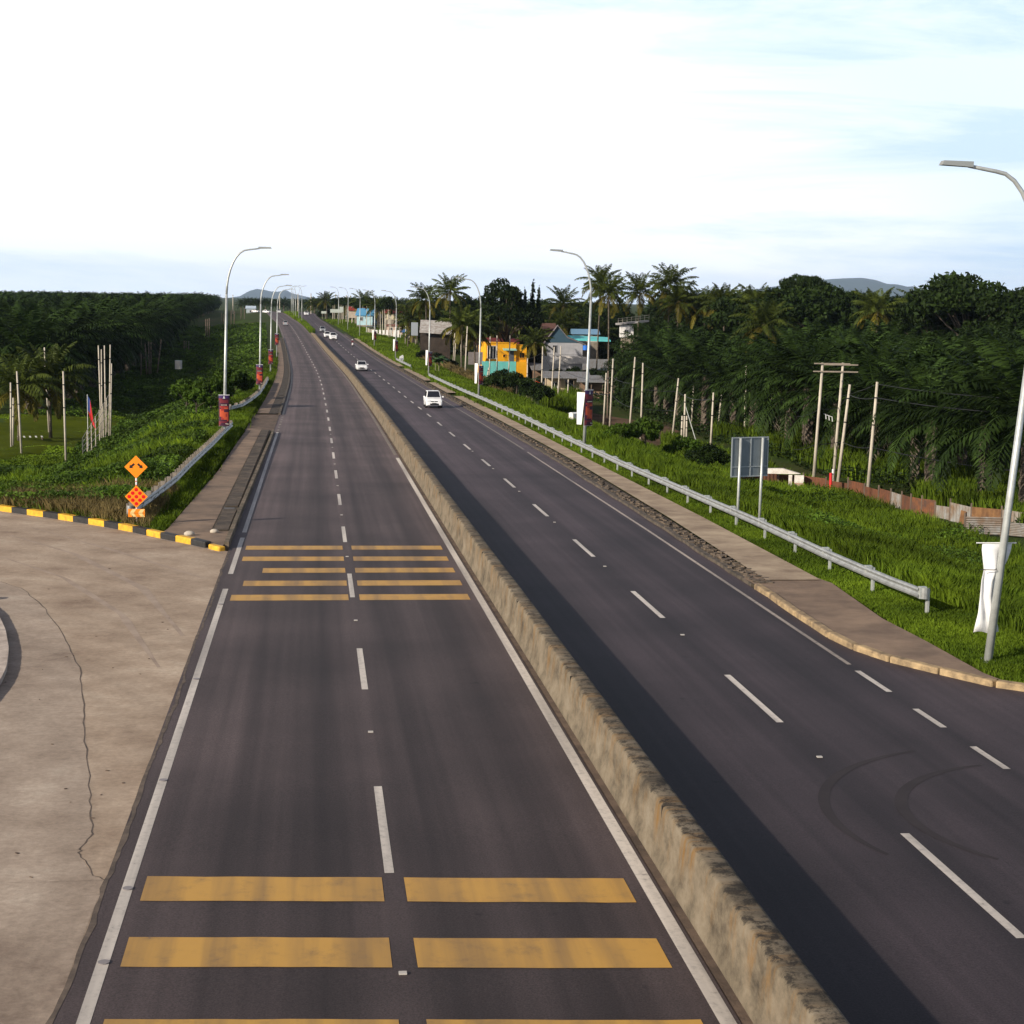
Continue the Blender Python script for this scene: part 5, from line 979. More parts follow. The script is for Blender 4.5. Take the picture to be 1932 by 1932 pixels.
t, hg = site('low_wall', 897, 683, Yh-2, R(4), 'short weathered grey wall left of the yellow house', 'wall'); MB().box((0,0,.7), (2.8,.2,2.4)).build('panel', nmat('weather_grey', (.25,.22,.21), .9, var=.3), t)
# grey gabled house
Yg_ = 300; t, hg = site('gabled_house', 1062, 669, Yg_, R(-8), 'grey house with a steep dark blue gable right of the yellow house'); skirt(t, 7.4, 8, max(hg, .3), wall_mat('wall_grey', (.34,.34,.36)))
GR = wall_mat('wall_grey', (.34,.34,.36)); m = MB(); m.box((.1,4,1.1), (7.0,8,2.2)); m.build('wall', GR, t)
BLG = nmat('gable_blue', (.035,.075,.11), .7, var=.2, vs=2); m = MB(); m.prism([(-3.2,2.2),(3.6,2.2),(.9,3.0),(-1.05,5.2)], .2, Matrix.Translation((0,.02,0))); m.build('gable', BLG, t)
m = MB()
for (xa, za, xb, zb_) in ((-3.6,1.95,-1.05,5.35),(-1.05,5.35,.75,3.25),(.75,3.25,4.2,1.9)):
    m.add([(xa,-.5,za),(xb,-.5,zb_),(xb,8.4,zb_),(xa,8.4,za),(xa,-.5,za-.14),(xb,-.5,zb_-.14),(xb,8.4,zb_-.14),(xa,8.4,za-.14)], [(0,3,2,1),(4,5,6,7),(0,1,5,4),(2,3,7,6),(0,4,7,3),(1,2,6,5)])
m.build('roof', nmat('roof_grey', (.20,.17,.17), .6, var=.3), t); window(t, -1.5, 1.0, .7, 1.3, -.01, GR, 2)
m = MB(); m.prism([(-2.6,-.1),(4.0,-.3),(4.1,-1.5),(.6,-1.6)], .2, Matrix.Translation((.5,-1.6,0))); m.build('plinth_wall', nmat('plinth', (.55,.52,.50), .8, var=.2), t)
m = MB(); m.tube([(4.1,-.6,.9),(4.1,-.6,1.75)], .5, 14); o = m.build('water_tank', nmat('tank_blue', (.03,.16,.60), .4)); o.location = Vector(t.location); tag(o, 'round blue water tank at the right end of the grey gabled house', 'water tank')
t, hg = site('house', 1105, 640, 345, R(-4), 'low house with a light blue metal roof behind the grey gabled house'); skirt(t, 5, 5, max(hg, .4)); hipbox(t, 5.0, 5.5, 1.2, wall_mat('wall_cream', (.5,.46,.4)), nmat('roof_blue', (.20,.36,.52), .4, .2), .9, .5)
window(t, -.8, .4, .6, .6, -.01); window(t, 1.0, .4, .6, .6, -.01)
t, hg = site('shelter', 1112, 645, 325, R(-3), 'shelter with a thin turquoise roof edge right of the blue roofed house', 'shelter'); m = MB(); m.add([(-4,-.5,.55),(4.2,-.5,.35),(4.2,4,.9),(-4,4,1.2),(-4,-.5,.25),(4.2,-.5,.1),(4.2,4,.6),(-4,4,.9)], [(0,1,2,3),(4,7,6,5),(0,4,5,1),(1,5,6,2),(3,7,4,0),(2,6,7,3)]); m.build('roof', nmat('roof_turq', (.12,.55,.55), .5), t)
for x_ in (-3.6, 0, 3.8): MB().tube([(x_,0,-max(1.5, hg)),(x_,0,.3)], .08, 6).build('post', WOODP, t)
t, hg = site('house', 976, 636, 350, R(3), 'cream house with a pale blue hipped roof between the coconut palms'); skirt(t, 3.6, 4, max(hg, .4)); hipbox(t, 3.4, 4, 1.4, wall_mat('wall_cream2', (.62,.50,.26)), nmat('roof_pale', (.42,.50,.58), .5), 1.0, .45); window(t, -.5, .6, .7, .7, -.01)
t, hg = site('house', 1018, 640, 338, R(-6), 'brown roofed house left of the steep blue gable'); skirt(t, 6, 5, max(hg, .4)); hipbox(t, 6, 5.5, 2.0, wall_mat('wall_brown', (.22,.14,.11)), nmat('roof_brown', (.13,.065,.05), .8, var=.3), 1.3, .4)
# raised platform house among the right trees
t, hg = site('stilt_house', 1196, 634, 290, R(-6), 'unfinished white house with a railed roof deck among the trees'); skirt(t, 4, 5, max(hg, .4))
WPn = wall_mat('wall_white', (.72,.70,.68)); m = MB(); m.box((-1.2,2,.8), (2.2,4,2.2)); m.build('wall', WPn, t); m = MB(); m.add([(-3.0,-.6,1.9),(2.6,-.6,2.55),(2.6,4.5,2.55),(-3.0,4.5,1.9),(-3.0,-.6,2.2),(2.6,-.6,2.85),(2.6,4.5,2.85),(-3.0,4.5,2.2)], [(0,3,2,1),(4,5,6,7),(0,1,5,4),(2,3,7,6),(1,2,6,5),(0,4,7,3)]); m.build('deck', nmat('deck_grey', (.38,.36,.35), .8, var=.3), t)
m = MB(); 
for k in range(8): x_ = -2.9+.78*k; m.tube([(x_,-.5,2.2+.11*k),(x_,-.5,3.1+.11*k)], .05, 5)
m.tube([(-2.9,-.5,3.0),(2.5,-.5,3.75)], .04, 5); m.tube([(-2.9,-.5,2.65),(2.5,-.5,3.35)], .03, 5); m.build('railing', POSTC, t); window(t, -1.4, .7, .6, .7, -.01, WPn); 
# tin sheds
TIN = nmat('tin_grey', (.27,.29,.30), .55, .2, col2=(.19,.16,.14), vs=.8, stretch=(6,.6,1)); WD = nmat('wall_wood', (.26,.17,.11), .85, col2=(.13,.085,.06), vs=1, stretch=(.6,.6,4)); BEI = wall_mat('wall_beige', (.55,.44,.30))
def shed(u, v, Y, w, d, h, rz, label, wm, rise=.7, front=True):
    t, hg = site('tin_shed', u, v, Y, rz, label, 'shed'); skirt(t, w, d, max(hg, .2), DIRT)
    a = .5; m = MB(); m.add([(-w/2-a,-a-.6,h),(w/2+a,-a-.6,h),(w/2+a,d+a,h+rise),(-w/2-a,d+a,h+rise),(-w/2-a,-a-.6,h+.07),(w/2+a,-a-.6,h+.07),(w/2+a,d+a,h+rise+.07),(-w/2-a,d+a,h+rise+.07)], [(0,3,2,1),(4,5,6,7),(0,1,5,4),(2,3,7,6),(1,2,6,5),(0,4,7,3)]); m.build('roof', TIN, t)
    if front: MB().box((0, d*.5+.6, h/2), (w, d-1.2, h)).build('wall', wm, t)
    for x_ in np.linspace(-w/2, w/2, 4): MB().tube([(x_,-.5,-.5),(x_,-.5,h)], .07, 6).build('post', WOODP, t)
    return t
t = shed(1069, 745, 243, 6.2, 5, 2.5, R(-6), 'open front tin roofed shed in the middle of the yard', BEI); m = MB(); m.box((.5,1.15,1.1), (1.3,.08,2.1)); m.build('doorway', BLACK, t); window(t, -1.8, 1.4, .8, .8, 1.18)
t = shed(1126, 752, 238, 5.0, 5, 2.4, R(-10), 'brown walled shed with a dark window right of the second right lamp', WD); window(t, -1.2, 1.3, 1.1, .9, 1.18, WD, 2)
t = shed(1040, 722, 262, 5.6, 4, 2.0, R(-2), 'low grey roofed shed behind the orange canopy', WD, .9)
t = shed(1110, 718, 260, 9.0, 5, 1.7, R(-14), 'long grey tin roof sloping towards the trees', WD, 1.5)
t = shed(1180, 738, 225, 3.6, 3, 2.0, R(-12), 'small dark hut under the trees right of the brown shed', WD)
t, hg = site('canopy', 1010, 740, 246, R(4), 'small orange red canopy beside the banana plants', 'canopy'); m = MB(); m.add([(-1.0,-.9,1.25),(1.0,-.9,1.25),(1.0,.9,1.25),(-1.0,.9,1.25),(.25,0,1.7)], [(0,1,4),(1,2,4),(2,3,4),(3,0,4),(0,3,2,1)]); m.build('cover', nmat('canopy_orange', (.75,.08,.02), .6), t)
for q in ((-.9,-.8),(.9,-.8),(.9,.8),(-.9,.8)): MB().tube([(*q,-.6),(*q,1.25)], .04, 6).build('post', WOODP, t)
q = at(1021, 741); C5 = dup(C4, (q.x, q.y, q.z+.05), R(60), label='pale grey car parked beside the orange canopy')
# farther houses
t, hg = site('house', 688, 609, 430, R(-12), 'white house with a sky blue metal roof farther up the right side'); skirt(t, 4.3, 5, max(hg, .3)); hipbox(t, 4.1, 6, 2.0, wall_mat('wall_lblue', (.42,.60,.66)), nmat('roof_sky', (.10,.30,.50), .5, .1), 1.7, .4); window(t, -.9, 1.0, .8, .9, -.01, FRM, 2)
t, hg = site('house', 689, 596, 462, R(-4), 'house with a thin red roof behind the sky blue roofed one'); skirt(t, 6, 5, max(hg, .3)); hipbox(t, 9, 6, 1.6, wall_mat('wall_cream3', (.5,.42,.34)), nmat('roof_red', (.30,.045,.035), .7, var=.2), .9, .4)
t, hg = site('row_house', 753, 599, 440, R(-5), 'long low cream building under a red roof'); skirt(t, 8, 6, max(hg, .3)); hipbox(t, 7.6, 6, 1.2, wall_mat('wall_cream4', (.66,.58,.40)), nmat('roof_red'), .9, .4); [window(t, x_, .5, .7, .6, -.01) for x_ in (-2.6, -.6, 1.6)]
t, hg = site('house', 760, 590, 470, R(-5), 'brown roofed house above the long cream building'); skirt(t, 5, 6, max(hg, .3)); hipbox(t, 4.6, 6, 1.3, wall_mat('wall_brown2', (.25,.15,.1)), nmat('roof_rust', (.24,.11,.075), .8, var=.3), .9, .5)
t, hg = site('house', 744, 626, 390, R(-8), 'pinkish cream house behind the white garden wall'); skirt(t, 4, 4, max(hg, .3)); hipbox(t, 3.7, 4, 1.3, wall_mat('wall_pink', (.55,.42,.34)), nmat('roof_rust'), .3, .25, flat=True); window(t, -.8, .7, .6, .6, -.01); window(t, .8, .7, .6, .6, -.01)
t, hg = site('garden_wall', 731, 634, 372, R(-22), 'white garden wall of separate panels beside the road', 'wall')
for k in range(7): MB().box((-2.6+.85*k, 0, .55+.06*(k % 2)), (.5,.15,1.5)).build('panel', WPn, t)
MB().box((-.1,.03,.25), (5.6,.1,.5)).build('base', nmat('garden_base', (.4,.34,.3)), t)
t, hg = site('kiosk', 700, 630, 385, R(-10), 'small pale hut with a dark flat awning before the blue roofed house', 'kiosk'); MB().box((0,1,.7), (1.7,1.6,1.5)).build('wall', wall_mat('wall_cream5', (.5,.46,.38)), t); m = MB(); m.box((0,.6,1.7), (2.3,2.6,.14)); m.build('awning', nmat('awning_dark', (.05,.07,.10), .5), t)
for x_ in (-1.0, 1.0): MB().tube([(x_,-.5,-.4),(x_,-.5,1.65)], .06, 6).build('post', WHITE, t)
t, hg = site('tent', 764, 630, 360, R(0), 'blue tarpaulin tent right of the white garden wall', 'tent'); m = MB(); m.add([(-1.1,-1,.35),(1.1,-1,.35),(1.1,1,.35),(-1.1,1,.35),(0,0,1.15)], [(0,1,4),(1,2,4),(2,3,4),(3,0,4)]); m.build('cover', nmat('tarp_blue', (.05,.12,.26), .6), t); [MB().tube([(a,b,-.8),(a,b,.36)], .04, 5).build('pole', WHITE, t) for a in (-1,1) for b in (-.9,.9)]
t, hg = site('billboard', 782, 633, 330, R(-8), 'plain grey panel board standing beside the old zinc roof', 'board'); MB().box((0,0,1.3), (1.35,.1,2.6)).build('panel', nmat('board_grey', (.25,.28,.31), .6), t); [MB().tube([(x_,.1,-1.5),(x_,.1,2.6)], .06, 6).build('post', WOODP, t) for x_ in (-.5,.5)]
WDK = nmat('wall_dark_wood', (.05,.038,.03), .9, var=.5, vs=1); t, hg = site('barn', 821, 637, 325, R(-6), 'old barn with a big mottled grey white zinc roof'); skirt(t, 6, 6, max(hg, .3), WDK); MB().box((0,3.6,.6), (6,4.6,1.6)).build('wall', WDK, t)
m = MB(); m.add([(-3.1,-.3,.95),(3.2,-.3,.6),(3.2,5,3.1),(-3.1,5,3.3),(-3.1,-.3,1.05),(3.2,-.3,.7),(3.2,5,3.2),(-3.1,5,3.4)], [(0,3,2,1),(4,5,6,7),(0,1,5,4),(2,3,7,6),(1,2,6,5),(0,4,7,3)]); m.build('roof', nmat('zinc_old', (.48,.47,.45), .6, col2=(.24,.20,.17), vs=1.6), t)
for u, v, Y, w, h, lb in ((634, 590, 610, 4.2, 1.3, 'faded pale board among the trunks up the right side'), (644, 589, 560, 1.3, 1.8, 'small white notice beside the faded pale board'), (611, 591.5, 640, 1.9, .9, 'low pale green board near the crest on the right')):
    q = xz(u, v, Y); t = empty('notice_board', (q.x, Y, zt(q.x, Y, False)), 0, lb, 'board'); hh = max(.3, q.z-zt(q.x, Y, False)); MB().box((0,0,hh+h/2), (w,.08,h)).build('panel', nmat('board_pale', (.50,.55,.50), .6, var=.2), t); [MB().tube([(x_,.08,-.2),(x_,.08,hh+h)], .05, 5).build('post', POSTC, t) for x_ in (-w*.3, w*.3)]
t, hg = site('house', 473, 592, 810, R(0), 'small pale blue walled house at the far left of the crest'); skirt(t, 4, 5, max(hg, .2)); hipbox(t, 4.2, 5, 2.6, wall_mat('wall_fblue', (.45,.52,.55)), nmat('roof_pale'), 1.2, .4); window(t, 0, 1.2, 1, 1, -.01)

# ---------------------------------------------------------------- trees
def rot_to(d):
    return Vector((0,0,1)).rotation_difference(d)
def frond(V, Fq, Tn, base, az, el0, length, droop, nl, ll, lw, hang, rng, tone, curl=0):
    """feather leaf: arcing rachis with narrow leaflets both sides"""
    n = 9; pts = [np.array(base, float)]; el = el0; a = az
    for i in range(n): 
        st = length/n; pts.append(pts[-1]+st*np.array([math.cos(a)*math.cos(el), math.sin(a)*math.cos(el), math.sin(el)])); el -= droop*(.35+1.3*i/n)/n; a += curl/n
    pts = np.array(pts)
    side = np.array([-math.sin(az), math.cos(az), 0])
    b = len(V)                                                # rachis as a thin two-sided ribbon
    for i, p in enumerate(pts): w = .06*(1-i/n)+.012; V += [p-side*w, p+side*w]; Tn += [tone*1.3, tone*1.3]
    for i in range(n): Fq.append((b+2*i, b+2*i+1, b+2*i+3, b+2*i+2))
    for k in range(nl):
        t = .13+.86*k/(nl-1); i = min(n-1, int(t*n)); f = t*n-i; p = pts[i]*(1-f)+pts[i+1]*f; dr = pts[i+1]-pts[i]; dr /= np.linalg.norm(dr)
        le = ll*math.sin(math.pi*(.16+.80*t))**.7
        for s in (-1, 1):
            hg = hang*rng.uniform(.5, 1.5); d = side*s*.85+dr*rng.uniform(.35, .75)+np.array([0,0,-hg]); d /= np.linalg.norm(d); up = np.cross(d, dr); up /= (np.linalg.norm(up)+1e-9); wv = np.cross(up, d)*lw
            m_ = p+d*le*.5; e = p+d*le+np.array([0,0,-le*.30*hang]); b = len(V); V += [p, m_-wv, e, m_+wv]; g = tone*rng.uniform(.75, 1.25); Tn += [g]*4; Fq.append((b, b+1, b+2, b+3))
def palm_crown(kind, seed):
    rng = np.random.default_rng(seed); V = []; Fq = []; Tn = []
    if kind == 'oil': nf, L_, ll, lw, nl = 38, 6.9, 1.25, .085, 22
    elif kind == 'coco': nf, L_, ll, lw, nl = 30, 5.1, 1.05, .085, 26
    else: nf, L_, ll, lw, nl = 20, 5.4, 1.2, .15, 11
    for i in range(nf):
        f = i/nf; az = i*2.39996+rng.uniform(-.2, .2)
        if kind == 'coco': el = R(84-112*f+rng.uniform(-8, 8)); dr = R(55+45*f+rng.uniform(-10, 15)); g = (1.15 if f < .7 else 1.0); col = np.array([1.,1.,1.])*g if f < .8 else np.array([1.9,1.25,1.0])
        else: el = R(82-100*f+rng.uniform(-9, 9)); dr = R(60+50*f+rng.uniform(-12, 14)); col = np.array([1.,1.,1.])*rng.uniform(.55, 1.55)
        frond(V, Fq, Tn, (.12*math.cos(az), .12*math.sin(az), -.35*f), az, el, L_*rng.uniform(.85, 1.1)*(.75+.25*min(1, f*4)), dr, nl, ll, lw, .55 if kind == 'coco' else .4, rng, col, rng.uniform(-.4, .4))
    return np.array(V), np.array(Fq), np.array(Tn)
def palm_proto(kind, seed, h, label):
    rng = np.random.default_rng(seed+50); t = empty('oil_palm' if kind != 'coco' else 'coconut_palm', cat='palm tree', label=label)
    lean = 0 if kind != 'coco' else rng.uniform(-.9, .9)*h/12; ly = rng.uniform(-.6, .6)*h/12 if kind == 'coco' else 0
    pts = [(lean*(k/8)**1.6, ly*(k/8)**1.6, h*k/8-(.4 if k == 0 else 0)) for k in range(9)]
    if kind == 'coco':
        m = MB(); m.tube(pts, [.21]+[.15-.004*k for k in range(8)], 8); m.build('trunk', BARKP, t, True)
    else:
        m = MB(); n = 10; nz = int(h*3); V = []
        for j in range(nz+1):
            for i in range(n): w = 2*math.pi*(i+.5*(j % 2))/n; r_ = (.36+.12*((i+j) % 2)+rng.uniform(-.03, .05)); V.append((r_*math.cos(w), r_*math.sin(w), h*j/nz-.3))
        m.add(V, [(j*n+i, j*n+(i+1) % n, (j+1)*n+(i+1) % n, (j+1)*n+i) for j in range(nz) for i in range(n)]); m.build('trunk', BARKP, t)
    V, Fq, Tn = palm_crown(kind, seed); V = V+np.array([lean, ly, h]); npmesh('crown', V, Fq, LEAF_COCO if kind == 'coco' else LEAF_OIL, t, Tn)
    if kind == 'coco':
        m = MB()
        for k in range(7):
            a = k*.9; c = Vector((lean+.3*math.cos(a), ly+.3*math.sin(a), h-.35-.1*(k % 2))); r_ = .13; V2 = [c+Vector((r_*math.sin(ph)*math.cos(th), r_*math.sin(ph)*math.sin(th), r_*1.2*math.cos(ph))) for ph in (0.01, .9, 1.8, 3.13) for th in (0,1.26,2.51,3.77,5.03)]
            m.add(V2, [(j*5+i, j*5+(i+1) % 5, (j+1)*5+(i+1) % 5, (j+1)*5+i) for j in range(3) for i in range(5)])
        m.build('coconuts', nmat('coconut', (.16,.13,.035), .6), t, True)
    return reg(t)
OP = [palm_proto('oil', s, 6.0, 'x') for s in (1, 2, 3, 4)]; CP = [palm_proto('coco', s, 10, 'x') for s in (11, 12, 13, 14)]
used_p = set()
def put(proto, x, y, z, sc, rz, label, group, cat=None, scz=None):
    s3 = (sc, sc, scz or sc)
    if proto.name not in used_p:
        used_p.add(proto.name); o = proto; o.location = (x, y, z); o.scale = s3; o.rotation_euler = (0, 0, rz)
    else: o = dup(proto, (x, y, z), rz, s3)
    o['label'] = label
    if group: o['group'] = group
    elif 'group' in o: del o['group']
    return o
def vis(x, y, z=3, pad=60):
    d = Vector((x, y, z-CAMH)); w = d.dot(fw)
    if w < 5: return False
    u = 966+F*d.dot(cr)/w; v = 966-F*d.dot(cu)/w; return -pad < u < 1932+pad and v < 2100
rg = random.Random(5)
# left plantation: the first rows tree by tree, the rest as one wood
cnt = 0
rest = []
for r_ in range(0, 14):
    X0 = -36-8.8*r_; y = 214+(4.5 if r_ % 2 else 0)
    while y < 1050:
        x_ = X0+rg.uniform(-1, 1)+(float(XC(y))-1)*.8; yy = y+rg.uniform(-1, 1)
        if vis(x_, yy, 4, 90):
            g = zt(x_, yy); top = min(14.8, 7.9-g)+rg.uniform(-1.9, 1.4)+(.7 if yy > 500 else 0); s_ = top/11.6
            if r_ < 2 or (r_ < 4 and yy < 420): put(OP[rg.randrange(4)], x_, yy, g, s_, rg.uniform(0, 6.28), 'oil palm in the dense dark plantation left of the road', 'oil palms of the left plantation'); cnt += 1
            else: rest.append((x_, yy, g, s_))
        y += 8.8
# right plantation
def right_h(x, y): return 12.6+1.7*rg.uniform(-1, 1)
for r_ in range(0, 16):
    X0 = 50+8.6*r_; y = 92+(4.3 if r_ % 2 else 0)
    while y < 520:
        x_ = X0+rg.uniform(-1.3, 1.3); yy = y+rg.uniform(-1.3, 1.3); u_ = 595+3100*x_/yy
        if vis(x_, yy, 4, 120) and u_ > (1180 if yy < 200 else 1225):
            g = zt(x_, yy); s_ = right_h(x_, yy)/11.6
            if r_ < 7 and yy < 330: put(OP[rg.randrange(4)], x_, yy, g, s_, rg.uniform(0, 6.28), 'oil palm in the dark grove behind the rusty fence on the right', 'oil palms of the right grove'); cnt += 1
            else: rest.append((x_, yy, g, s_))
        y += 8.6
print('individual oil palms', cnt, 'rest', len(rest))
# low detail wood made of the remaining palms
for nm, sel, lb in (('left_wood', lambda q: q[0] < 0, 'far depth of the left palm plantation'), ('right_wood', lambda q: q[0] >= 0, 'far depth of the right palm grove')):
    VV = []; FF = []; TT = []; b = 0; cr_ = [palm_crown('low', s) for s in (21, 22, 23)]
    for q in rest:
        if not sel(q): continue
        V, Fq, Tn = cr_[rg.randrange(3)]; a = rg.uniform(0, 6.28); c, s = math.cos(a), math.sin(a); S_ = q[3]; Vr = np.stack([V[:, 0]*c-V[:, 1]*s, V[:, 0]*s+V[:, 1]*c, V[:, 2]+6.6], 1)*S_+np.array(q[:3]); VV.append(Vr); FF.append(Fq+b); TT.append(Tn*rg.uniform(.75, 1.25)); b += len(V)
    if VV: o = npmesh(nm.split('_')[1]+'land', np.concatenate(VV), np.concatenate(FF), LEAF_OIL, None, np.concatenate(TT)); tag(o, lb, kind='stuff')

def leafcloud(rng, blobs, n, size, tmin=.7, tmax=1.3, shell=.55):
    """leaf faces spread through ellipsoid clumps, (n,4) quads"""
    w = np.array([b[3]*b[4]*b[5] for b in blobs])**.67; idx = rng.choice(len(blobs), n, p=w/w.sum()); B = np.array(blobs)[idx]
    d = rng.normal(size=(n, 3)); d /= np.linalg.norm(d, axis=1)[:, None]; r = rng.random(n)**(1/3)*(1-shell)+shell*rng.random(n)**.25
    r = np.clip(r, 0, 1.05)+rng.normal(size=n)*.06; C = B[:, :3]+d*r[:, None]*B[:, 3:6]
    a = rng.normal(size=(n, 3)); a[:, 2] -= .4; a /= np.linalg.norm(a, axis=1)[:, None]; b = np.cross(a, rng.normal(size=(n, 3))); b /= np.linalg.norm(b, axis=1)[:, None]
    s = size*rng.uniform(.6, 1.4, n)[:, None]; V = np.stack([C-a*s, C-b*s*.42, C+a*s, C+b*s*.42], 1).reshape(-1, 3)
    t = rng.uniform(tmin, tmax, n)*(.8+.4*rng.random(len(blobs))[idx]); return V, np.arange(4*n).reshape(-1, 4), np.repeat(t, 4)
def broad_proto(seed, h, w, n, leaf, label, name='broadleaf_tree', mat=None, nb=26, low=.35, flat=.55, cat='tree', full=False):
    rng = np.random.default_rng(seed); t = empty(name, cat=cat, label=label); blobs = []; m = MB()
    m.tube([(0,0,-.4),(.1,.05,h*.3),(.15,0,h*.6)], [.03*h, .024*h, .014*h], 9)
    for k in range(nb):
        a = k*2.4; rr = w*.5*math.sqrt((k+.5)/nb)*rng.uniform(.75, 1.05); z = h*(low+(1-low)*(.25+.62*math.sqrt(max(0, 1-(rr/(w*.55))**2)))*rng.uniform(.72, 1.0)); z = z if not full else h*rng.uniform(.08, .98)*(.25+.75*math.sqrt(max(0, 1-(rr/(w*.56))**2))); s = w*.13*rng.uniform(.7, 1.35); c = (rr*math.cos(a), rr*math.sin(a), z); blobs.append((*c, s, s, s*flat))
        if k % 2 == 0: m.tube([(.12,.02,h*rng.uniform(.3, .5)), (c[0]*.5, c[1]*.5, (z+h*.4)*.5), c], [.011*h, .007*h, .003*h], 5)
    m.build('trunk', BARK, t, True); V, Fq, T_ = leafcloud(rng, blobs, n, leaf); npmesh('crown', V, Fq, mat or LEAF_BROAD, t, T_); return reg(t)
B1 = broad_proto(31, 12, 12, 9000, .26, 'x'); B2 = broad_proto(32, 12, 9, 9000, .22, 'x', nb=30, flat=.8, low=.12); B4 = broad_proto(34, 12, 13, 13000, .24, 'x', nb=60, low=.02, flat=.8, full=True); B3 = broad_proto(33, 13, 13, 6500, .24, 'x', nb=17, low=.55, flat=.35)
def tree_at(proto, u, vtop, Y, hp, label, group=None, sx=None, base=None):
    """stands on the land at distance Y, top on the sight line"""
    q = xz(u, vtop, Y); g = zt(q.x, Y); h = q.z-g; s_ = h/hp; return put(proto, q.x, Y, g, sx*s_ if sx else s_, rg.uniform(0, 6.28), label, group, scz=s_)
HC = 14.2       # coconut prototype height to the tip of the crown
def tall(x, y, g, h, label, group=None, sx=1.0, k=None):
    """coconut palm of total height h: the crown keeps its size, the trunk is cut to length"""
    sc = float(min(sx*rg.uniform(.92, 1.06), h/6.6)); hn = h/sc-4.2; o = put(CP[rg.randrange(4) if k is None else k], x, y, g, sc, rg.uniform(0, 6.28), label, group)
    for c in o.children:
        if c.name.startswith('trunk'): c.scale = (1, 1, hn/10)
        else: c.location.z = hn-10
    return o
def coco(u, vt, Y, label, sx=1.0, k=None, hmax=None):
    q = xz(u, vt, Y); g = zt(q.x, Y); tall(q.x, Y, g, q.z-g, label, None, sx, k)
for a in [(850,510,330,'tallest coconut palm above the old zinc roofed barn',1.0),(806,526,340,'coconut palm left of the tallest one above the zinc roofed barn',.95),(1130,490,300,'tall coconut palm rising right behind the second right lamp'),(1153,506,285,'coconut palm right of the second right lamp, leaning into its neighbour'),(1205,506,300,'coconut palm between the second right lamp and the tallest right hand palm'),(1263,488,295,'tallest coconut palm on the right skyline with a full round crown',1.1),(1280,520,290,'coconut palm crowding the right flank of the tallest right hand palm'),(1066,533,356,'coconut palm behind the grey gabled house'),(957,560,352,'big coconut palm drooping over the yellow house'),(1001,566,352,'yellowish coconut palm right above the yellow house'),(1066,572,350,'low coconut palm left of the second right lamp'),(872,566,290,'yellow green coconut palm right of the zinc roofed barn'),(898,580,295,'coconut palm behind the third right street lamp'),(1010,608,292,'short coconut palm in front of the steep blue gable',.8),(1334,530,290,'first of the coconut palms right of the white deck house'),(1373,525,280,'second of the coconut palms right of the white deck house'),(1425,528,270,'third of the coconut palms right of the white deck house'),(1455,552,215,'broad drooping coconut palm below the skyline on the right',1.0),(1632,540,330,'small coconut palm before the blue hill'),(1660,532,260,'wide palm crown before the foot of the blue hill',1.1),(1746,529,270,'lone coconut palm left of the round topped tree'),(1520,520,300,'coconut palm beside the feathery tree'),(617,545,640,'leaning coconut palm on the skyline near the crest'),(687,543,560,'tall coconut palm left of the blue roofed house'),(714,552,520,'coconut palm above the red roofed row'),(743,556,500,'dark coconut palm above the long cream building'),(594,556,760,'small palm standing alone at the crest'),(645,556,640,'palm in the grove of bare trunks up the right side'),(660,553,620,'second palm in the grove of bare trunks up the right side'),(672,557,600,'third palm in the grove of bare trunks up the right side'),(783,556,440,'dark coconut palm behind the plain grey board'),(770,570,400,'coconut palm right of the long cream building')]:
    coco(*a[:4], sx=a[4] if len(a) > 4 else 1)
# palms at the left lawn
for (u, vt, Y, lb, sx) in [(32,652,176,'short yellow green coconut palm at the left edge by the lawn',.95),(92,630,181,'taller yellow green coconut palm behind the tall pale pole on the left',1.05)]: coco(u, vt, Y, lb, sx)
# round and feathery broadleaf trees
tree_at(B1, 1838, 505, 235, 12, 'large round topped broadleaf tree on the right skyline', sx=1.0)
tree_at(B3, 1516, 508, 300, 13, 'feathery open crowned tree on the right skyline', sx=.5)
tree_at(B1, 1470, 533, 270, 12, 'dense dark tree left of the feathery open crowned tree', sx=1.1)
tree_at(B2, 955, 517, 325, 12, 'dark bushy tree standing high behind the yellow house', sx=.85)
tree_at(B2, 1905, 540, 225, 12, 'dark tree at the far right edge of the skyline')
tree_at(B2, 1690, 552, 300, 12, 'dark tree right of the blue hill', sx=1.3)
tree_at(B4, 1300, 552, 320, 12, 'dark tree between the tallest right hand palm and the next palms')
tree_at(B2, 880, 553, 400, 12, 'low dark tree behind the third right street lamp', sx=1.5)
tree_at(B4, 1100, 566, 400, 12, 'dark tree behind the light blue roof', sx=1.2)
tree_at(B4, 1232, 622, 268, 12, 'dense tree partly hiding the white deck house', sx=1.1)
tree_at(B4, 1200, 660, 255, 12, 'low spreading tree above the poles right of the second right lamp', sx=1.15)
tree_at(B4, 1250, 640, 250, 12, 'leafy tree at the left end of the right palm grove', sx=1.1)
tree_at(B4, 1172, 680, 270, 12, 'tree overhanging the long grey tin roof', sx=1.2)
tree_at(B1, 1575, 530, 290, 12, 'dark spreading tree right of the feathery tree', sx=1.0)
tree_at(B1, 1770, 545, 250, 12, 'low dark tree left of the round topped tree', sx=.8)
for i, u in enumerate(np.arange(1310, 1960, 21)):
    Y = 330+rg.uniform(-25, 25); vt = float(np.interp(u, [1300,1500,1640,1700,1960], [556,545,566,566,560]))+rg.uniform(-8, 8)
    tree_at([B1, B2][i % 2], u, vt, Y, 12, 'dark tree in the crowded skyline behind the right palm grove', 'dark skyline trees on the right', sx=rg.uniform(.8, 1.1))
